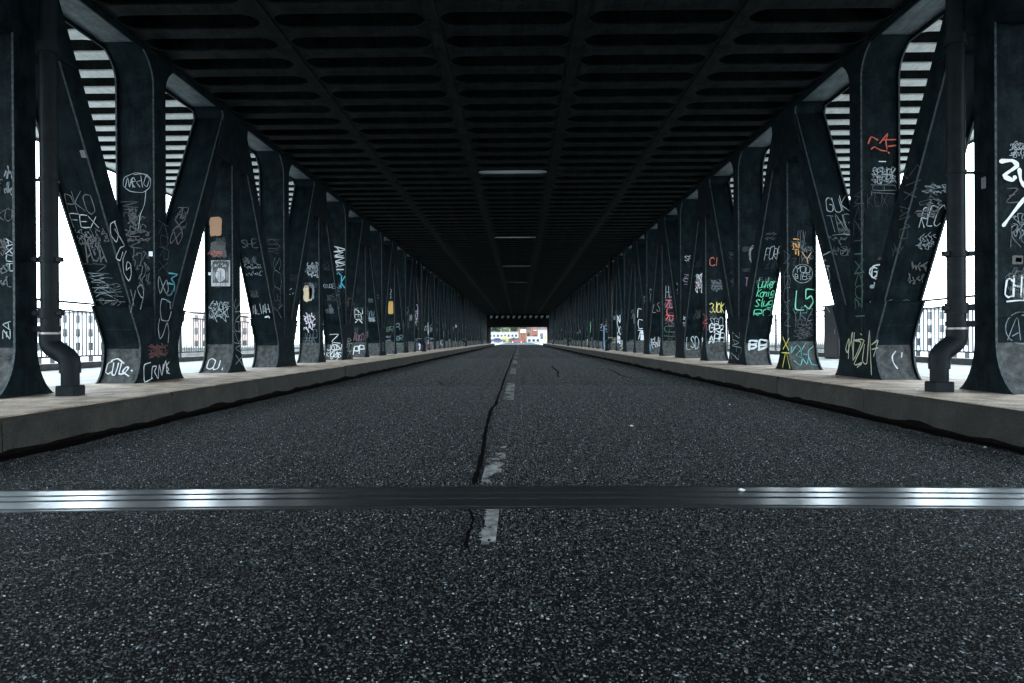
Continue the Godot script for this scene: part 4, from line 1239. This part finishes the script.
func tree(called: String, at: Vector3, h: float, spread: float, leafm: String, n: int, label: String, category: String, seed_: int):
	var r := RandomNumberGenerator.new(); r.seed = seed_
	var t = thing(called, at, label, category)
	var b := MB.new()
	b.tube([Vector3.ZERO, Vector3(0.05, h * 0.3, 0), Vector3(-0.05, h * 0.55, 0.05)], h * 0.025, 8)
	for i in 5:
		var a = r.randf() * TAU
		b.tube([Vector3(0, h * (0.3 + 0.05 * i), 0), Vector3(cos(a) * spread * 0.5, h * (0.5 + 0.06 * i), sin(a) * spread * 0.5)], h * 0.01, 6)
	obj("trunk", b.mesh(), M.bark, t)
	b = MB.new()
	var lumps = []
	for i in 9: lumps.append([Vector3(r.randf_range(-0.6, 0.6) * spread, h * r.randf_range(0.35, 0.9), r.randf_range(-0.6, 0.6) * spread), spread * r.randf_range(0.3, 0.55)])
	for i in n:
		var l = lumps[r.randi() % lumps.size()]
		var d = Vector3(r.randfn(), r.randfn(), r.randfn()).normalized()
		var p = l[0] + d * l[1] * pow(r.randf(), 0.4)
		var s = r.randf_range(0.06, 0.14) * clamp(h / 4.0, 0.5, 1.8)
		var u = Vector3(r.randfn(), r.randfn(), r.randfn()).normalized() * s
		var w = u.cross(d).normalized() * s * 0.6
		b.quad(p - u, p + w, p + u, p - w, (u.cross(w)).normalized())
	obj("crown", b.mesh(), M[leafm], t)

func build_far_end():
	# the next bridge begins just beyond a narrow gap: a deep girder with short ribs on its top edge
	var t = thing("overpass", Vector3(0, 0, -BRIDGE_END - 0.6), "low dark overpass girder spanning the far end of the bridge road", "overpass")
	var b := MB.new(); b.box(Vector3(-9.5, 3.02, 0), Vector3(9.2, 4.1, -16))
	b.box(Vector3(-9.5, 4.1, -0.92), Vector3(9.2, 5.0, -16)); obj("girder", b.mesh(), M.black_steel, t)
	b = MB.new(); b.box(Vector3(-9.5, 5.0, 0.2), Vector3(9.2, 5.3, -16)); obj("deck_slab", b.mesh(), M.deck_concrete, t)
	for i in 11:
		b = MB.new()
		var x = -4.4 + 0.86 * i
		b.quad(Vector3(x, 4.1, 0.05), Vector3(x + 0.22, 4.1, 0.05), Vector3(x + 0.5, 4.5, -0.1), Vector3(x + 0.28, 4.5, -0.1), Vector3(0, -0.2, 1).normalized())
		b.box(Vector3(x, 4.1, -0.2), Vector3(x + 0.2, 4.55, -0.9))
		obj("rib", b.mesh(), M.chord_steel, t)
	for s in [-1.0, 1.0]:
		b = MB.new(); b.box(Vector3(s * 4.95, -0.2, 0.0), Vector3(s * 9.3, 3.02, -16)); obj("abutment", b.mesh(), M.black_steel, t)
	# what stands beyond it
	cabin(Vector3(-4.7, -0.1, -205), 9.0, 3.2, 3.0, 8, "long white cabin with a row of eight small windows", 1.2)
	cabin(Vector3(4.2, -0.1, -196), 3.9, 1.75, 2.4, 3, "short white cabin with three windows right of the road", 0.1)
	vehicle("parked_car", Vector3(-5.9, -0.1, -190), "dark blue car parked before the long white cabin", "car", [Vector2(-2.1, 0.35), Vector2(-2.1, 0.85), Vector2(-1.5, 0.95), Vector2(-0.9, 1.4), Vector2(0.5, 1.42), Vector2(1.1, 0.95), Vector2(2.0, 0.8), Vector2(2.1, 0.35)], 1.7, "blue_paint", [[-0.85, 0.95, -0.05, 1.33], [0.05, 0.95, 0.7, 1.33]], [-1.3, 1.3], 0.31)
	vehicle("parked_car", Vector3(-0.6, -0.1, -193), "dark red car parked beyond the end of the road", "car", [Vector2(-2.0, 0.35), Vector2(-2.0, 0.9), Vector2(-1.6, 1.4), Vector2(0.5, 1.45), Vector2(1.1, 0.95), Vector2(1.9, 0.8), Vector2(2.0, 0.35)], 1.7, "red_paint", [[-1.4, 0.95, -0.3, 1.35], [-0.2, 0.95, 0.65, 1.35]], [-1.2, 1.25], 0.31)
	tree("bush", Vector3(-3.5, -0.1, -170), 1.9, 1.1, "leaf_yellow", 900, "yellow-green bush at the far end of the road", "bush", 3)
	tree("bush", Vector3(-1.8, -0.1, -171), 1.7, 1.1, "leaf_dark", 900, "dark green bush beside the yellow-green one", "bush", 4)
	var pr = thing("brick_pier", Vector3(1.3, -0.1, -207), "red brick pier with a pale cap between the two white cabins", "pier")
	b = MB.new(); b.box(Vector3(-0.6, 0, -0.6), Vector3(0.6, 3.0, 0.6)); obj("shaft", b.mesh(), M.brick_wall, pr)
	b = MB.new(); b.box(Vector3(-0.8, 3.0, -0.8), Vector3(0.8, 4.0, 0.8), 0.1); obj("cap", b.mesh(), M.pale_wall, pr)
	far_block(Vector3(11, -0.1, -245), 13, 14, 10, "brick_wall", "red brick building beyond the right end of the road", 5, 4)
	far_block(Vector3(2.5, -0.1, -262), 9, 5.2, 8, "ochre_wall", "low ochre building behind the brick pier", 4, 1)
	far_block(Vector3(8.5, -0.1, -222), 4.5, 4.2, 3, "cabin_white", "small white house in front of the red brick building", 2, 1)
	far_block(Vector3(-6, -0.1, -300), 60, 16, 12, "olive_wall", "long drab building far behind the trees beyond the bridge", 15, 4)
	for i in 4:
		tree("tree", Vector3([-13.5, -8.2, -3.4, 1.0][i], -0.1, [-248, -256, -250, -275][i]), [9.0, 10.5, 8.5, 11.0][i], [4.0, 4.2, 3.6, 4.5][i], ["leaf_olive", "leaf_dark", "leaf_olive", "leaf_olive"][i], 9000, ["olive tree leftmost behind the long cabin", "dark green tree behind the middle of the long cabin", "olive tree behind the right end of the long cabin", "tall olive tree behind the low ochre building"][i], "tree", 20 + i)
	for q in [[-5.3, "left"], [-2.7, "right"]]:
		var y = thing("marker_post", Vector3(q[0], -0.1, -202), "thin yellow post standing before the long cabin, the %s one" % q[1], "post")
		b = MB.new(); b.tube([Vector3(0, 0, 0), Vector3(0, 4.0, 0)], 0.05, 8); obj("shaft", b.mesh(), M.yellow_paint, y)
		b = MB.new(); b.tube([Vector3(0, 4.0, 0), Vector3(0, 4.1, 0)], 0.13, 8); obj("cap", b.mesh(), M.yellow_paint, y)
	var sg = thing("sign_board", Vector3(7.7, -0.1, -198), "small yellow sign board on a post right of the road", "sign")
	b = MB.new(); b.tube([Vector3(0, 0, 0), Vector3(0, 2.2, 0)], 0.05, 8); obj("pole", b.mesh(), M.clamp_steel, sg)
	b = MB.new(); b.box(Vector3(-0.3, 1.1, 0.05), Vector3(0.3, 2.2, 0.09), 0.01); obj("board", b.mesh(), M.yellow_paint, sg)

func far_block(at: Vector3, w: float, h: float, d: float, wall: String, label: String, cols: int, rows: int):
	var t = thing("building", at, label, "building")
	var b := MB.new(); b.box(Vector3(-w / 2, 0, -d), Vector3(w / 2, h, 0)); obj("wall", b.mesh(), M[wall], t)
	b = MB.new(); b.box(Vector3(-w / 2 - 0.2, h, -d - 0.2), Vector3(w / 2 + 0.2, h + 0.3, 0.2)); obj("roof", b.mesh(), M.roof_felt, t)
	for i in cols:
		for j in rows:
			var x = -w / 2 + w * (i + 0.5) / cols; var y = h * (j + 0.5) / rows
			b = MB.new(); b.box(Vector3(x - w / cols * 0.22, y - h / rows * 0.24, -0.1), Vector3(x + w / cols * 0.22, y + h / rows * 0.22, 0.02)); var f = obj("window", b.mesh(), M.window_glass, t)
			b = MB.new(); b.box(Vector3(x - w / cols * 0.25, y - h / rows * 0.28, -0.05), Vector3(x + w / cols * 0.25, y - h / rows * 0.24, 0.1)); obj("sill", b.mesh(), M.pale_wall, f)

func build_surroundings():
	# blocks seen between the posts, across the water
	far_side(Vector3(-118, -6, -179), 34, 14.5, "pale_wall", "pale grey block of flats with rows of dark windows, left of the bridge", 12, 4)
	far_side(Vector3(-92, -6, -210), 16, 15.5, "hazed_brick", "reddish brick block behind the left railing", 7, 4)
	far_side(Vector3(112, -6, -190), 34, 14.5, "pale_wall", "pale grey block of flats with rows of dark windows, right of the bridge", 12, 4)
	var t = thing("utility_cabinet", Vector3(7.9, PAVE + 0.045, -16.9), "dark utility cabinet beside the right railing behind the posts", "cabinet")
	var b := MB.new(); b.box(Vector3(-0.22, 0, -0.4), Vector3(0.22, 1.28, 0.4), 0.02); obj("body", b.mesh(), M.cabinet_grey, t)
	b = MB.new(); b.box(Vector3(-0.25, 1.28, -0.43), Vector3(0.25, 1.32, 0.43), 0.01); obj("lid", b.mesh(), M.cabinet_grey, t)
	b = MB.new(); b.box(Vector3(-0.23, 0.1, -0.36), Vector3(-0.222, 1.2, 0.36)); var d = obj("door", b.mesh(), M.cabinet_grey, t)
	b = MB.new(); b.box(Vector3(-0.25, 0.6, 0.25), Vector3(-0.23, 0.72, 0.28)); obj("handle", b.mesh(), M.clamp_steel, d)

func far_side(at: Vector3, w: float, h: float, wall: String, label: String, cols: int, rows: int):
	var t = thing("apartment_block", at, label, "building")
	t.rotation.y = atan2(-at.x, -at.z)
	var b := MB.new(); b.box(Vector3(-w / 2, 0, -12), Vector3(w / 2, h, 0)); obj("wall", b.mesh(), M[wall], t)
	b = MB.new(); b.box(Vector3(-w / 2 - 0.3, h, -12.3), Vector3(w / 2 + 0.3, h + 0.4, 0.3)); obj("roof", b.mesh(), M.roof_felt, t)
	for i in cols:
		for j in rows:
			var x = -w / 2 + w * (i + 0.5) / cols; var y = h * (j + 0.55) / rows
			b = MB.new(); b.box(Vector3(x - 0.55, y - 1.0, -0.1), Vector3(x + 0.55, y + 1.1, 0.03)); var f = obj("window", b.mesh(), M.window_glass, t)
			b = MB.new(); b.box(Vector3(x - 0.65, y - 1.15, -0.1), Vector3(x + 0.65, y - 1.0, 0.12)); obj("sill", b.mesh(), M.pale_wall, f)

func build_small():
	# cable tied between the first left post and the next diagonal
	var b := MB.new()
	var path = []
	for i in 9:
		var s = i / 8.0
		path.append(Vector3(lerp(-4.95, -5.0, s), 1.72 - 0.03 * sin(s * PI) - 0.02 * s, lerp(-6.86, -7.95, s)))
	b.tube(path, 0.006, 6)
	tag(obj("cable", b.mesh(), M.rail_paint), "thin dark cable between the nearest left post and diagonal", "cable")
	# crumbs of litter on the right pavement and road edge
	var spots = [[4.05, -7.0, "flat pale scrap on the right pavement near the drain pipe"], [4.22, -6.7, "pale scrap near the foot of the right nearest post"], [3.42, -5.05, "pale crumpled scrap in the right gutter nearest the camera"], [2.55, -8.3, "thin white scrap on the road near the right kerb"], [3.72, -9.2, "tiny white scrap on the right pavement edge"], [1.15, -3.55, "small white chip lying on the steel expansion joint"], [1.02, -6.2, "tiny pale chip on the right lane of the road"]]
	var r := RandomNumberGenerator.new(); r.seed = 8
	for q in spots:
		var bb := MB.new()
		var s = r.randf_range(0.012, 0.024)
		var pts = []
		for i in 7:
			var a = TAU * i / 7
			pts.append(Vector3(cos(a) * s * r.randf_range(0.6, 1.3), r.randf_range(0.0, s * 0.4), sin(a) * s * r.randf_range(0.5, 1.0)))
		for i in 7:
			bb.quad(Vector3(0, s * 0.7, 0), pts[i], pts[(i + 1) % 7], Vector3(0, s * 0.7, 0), Vector3(cos(TAU * i / 7), 1, sin(TAU * i / 7)).normalized())
			bb.tri(Vector3(0, -0.001, 0), pts[i], pts[(i + 1) % 7], Vector3(0, -1, 0), Vector3(0, -1, 0), Vector3(0, -1, 0))
		var o = obj("litter_scrap", bb.mesh(), M.litter_white)
		o.position = Vector3(q[0], (PAVE + 0.005) if q[0] > KR else camber(q[0]) + 0.006, q[1])
		tag(o, q[2], "litter", "scraps of litter")
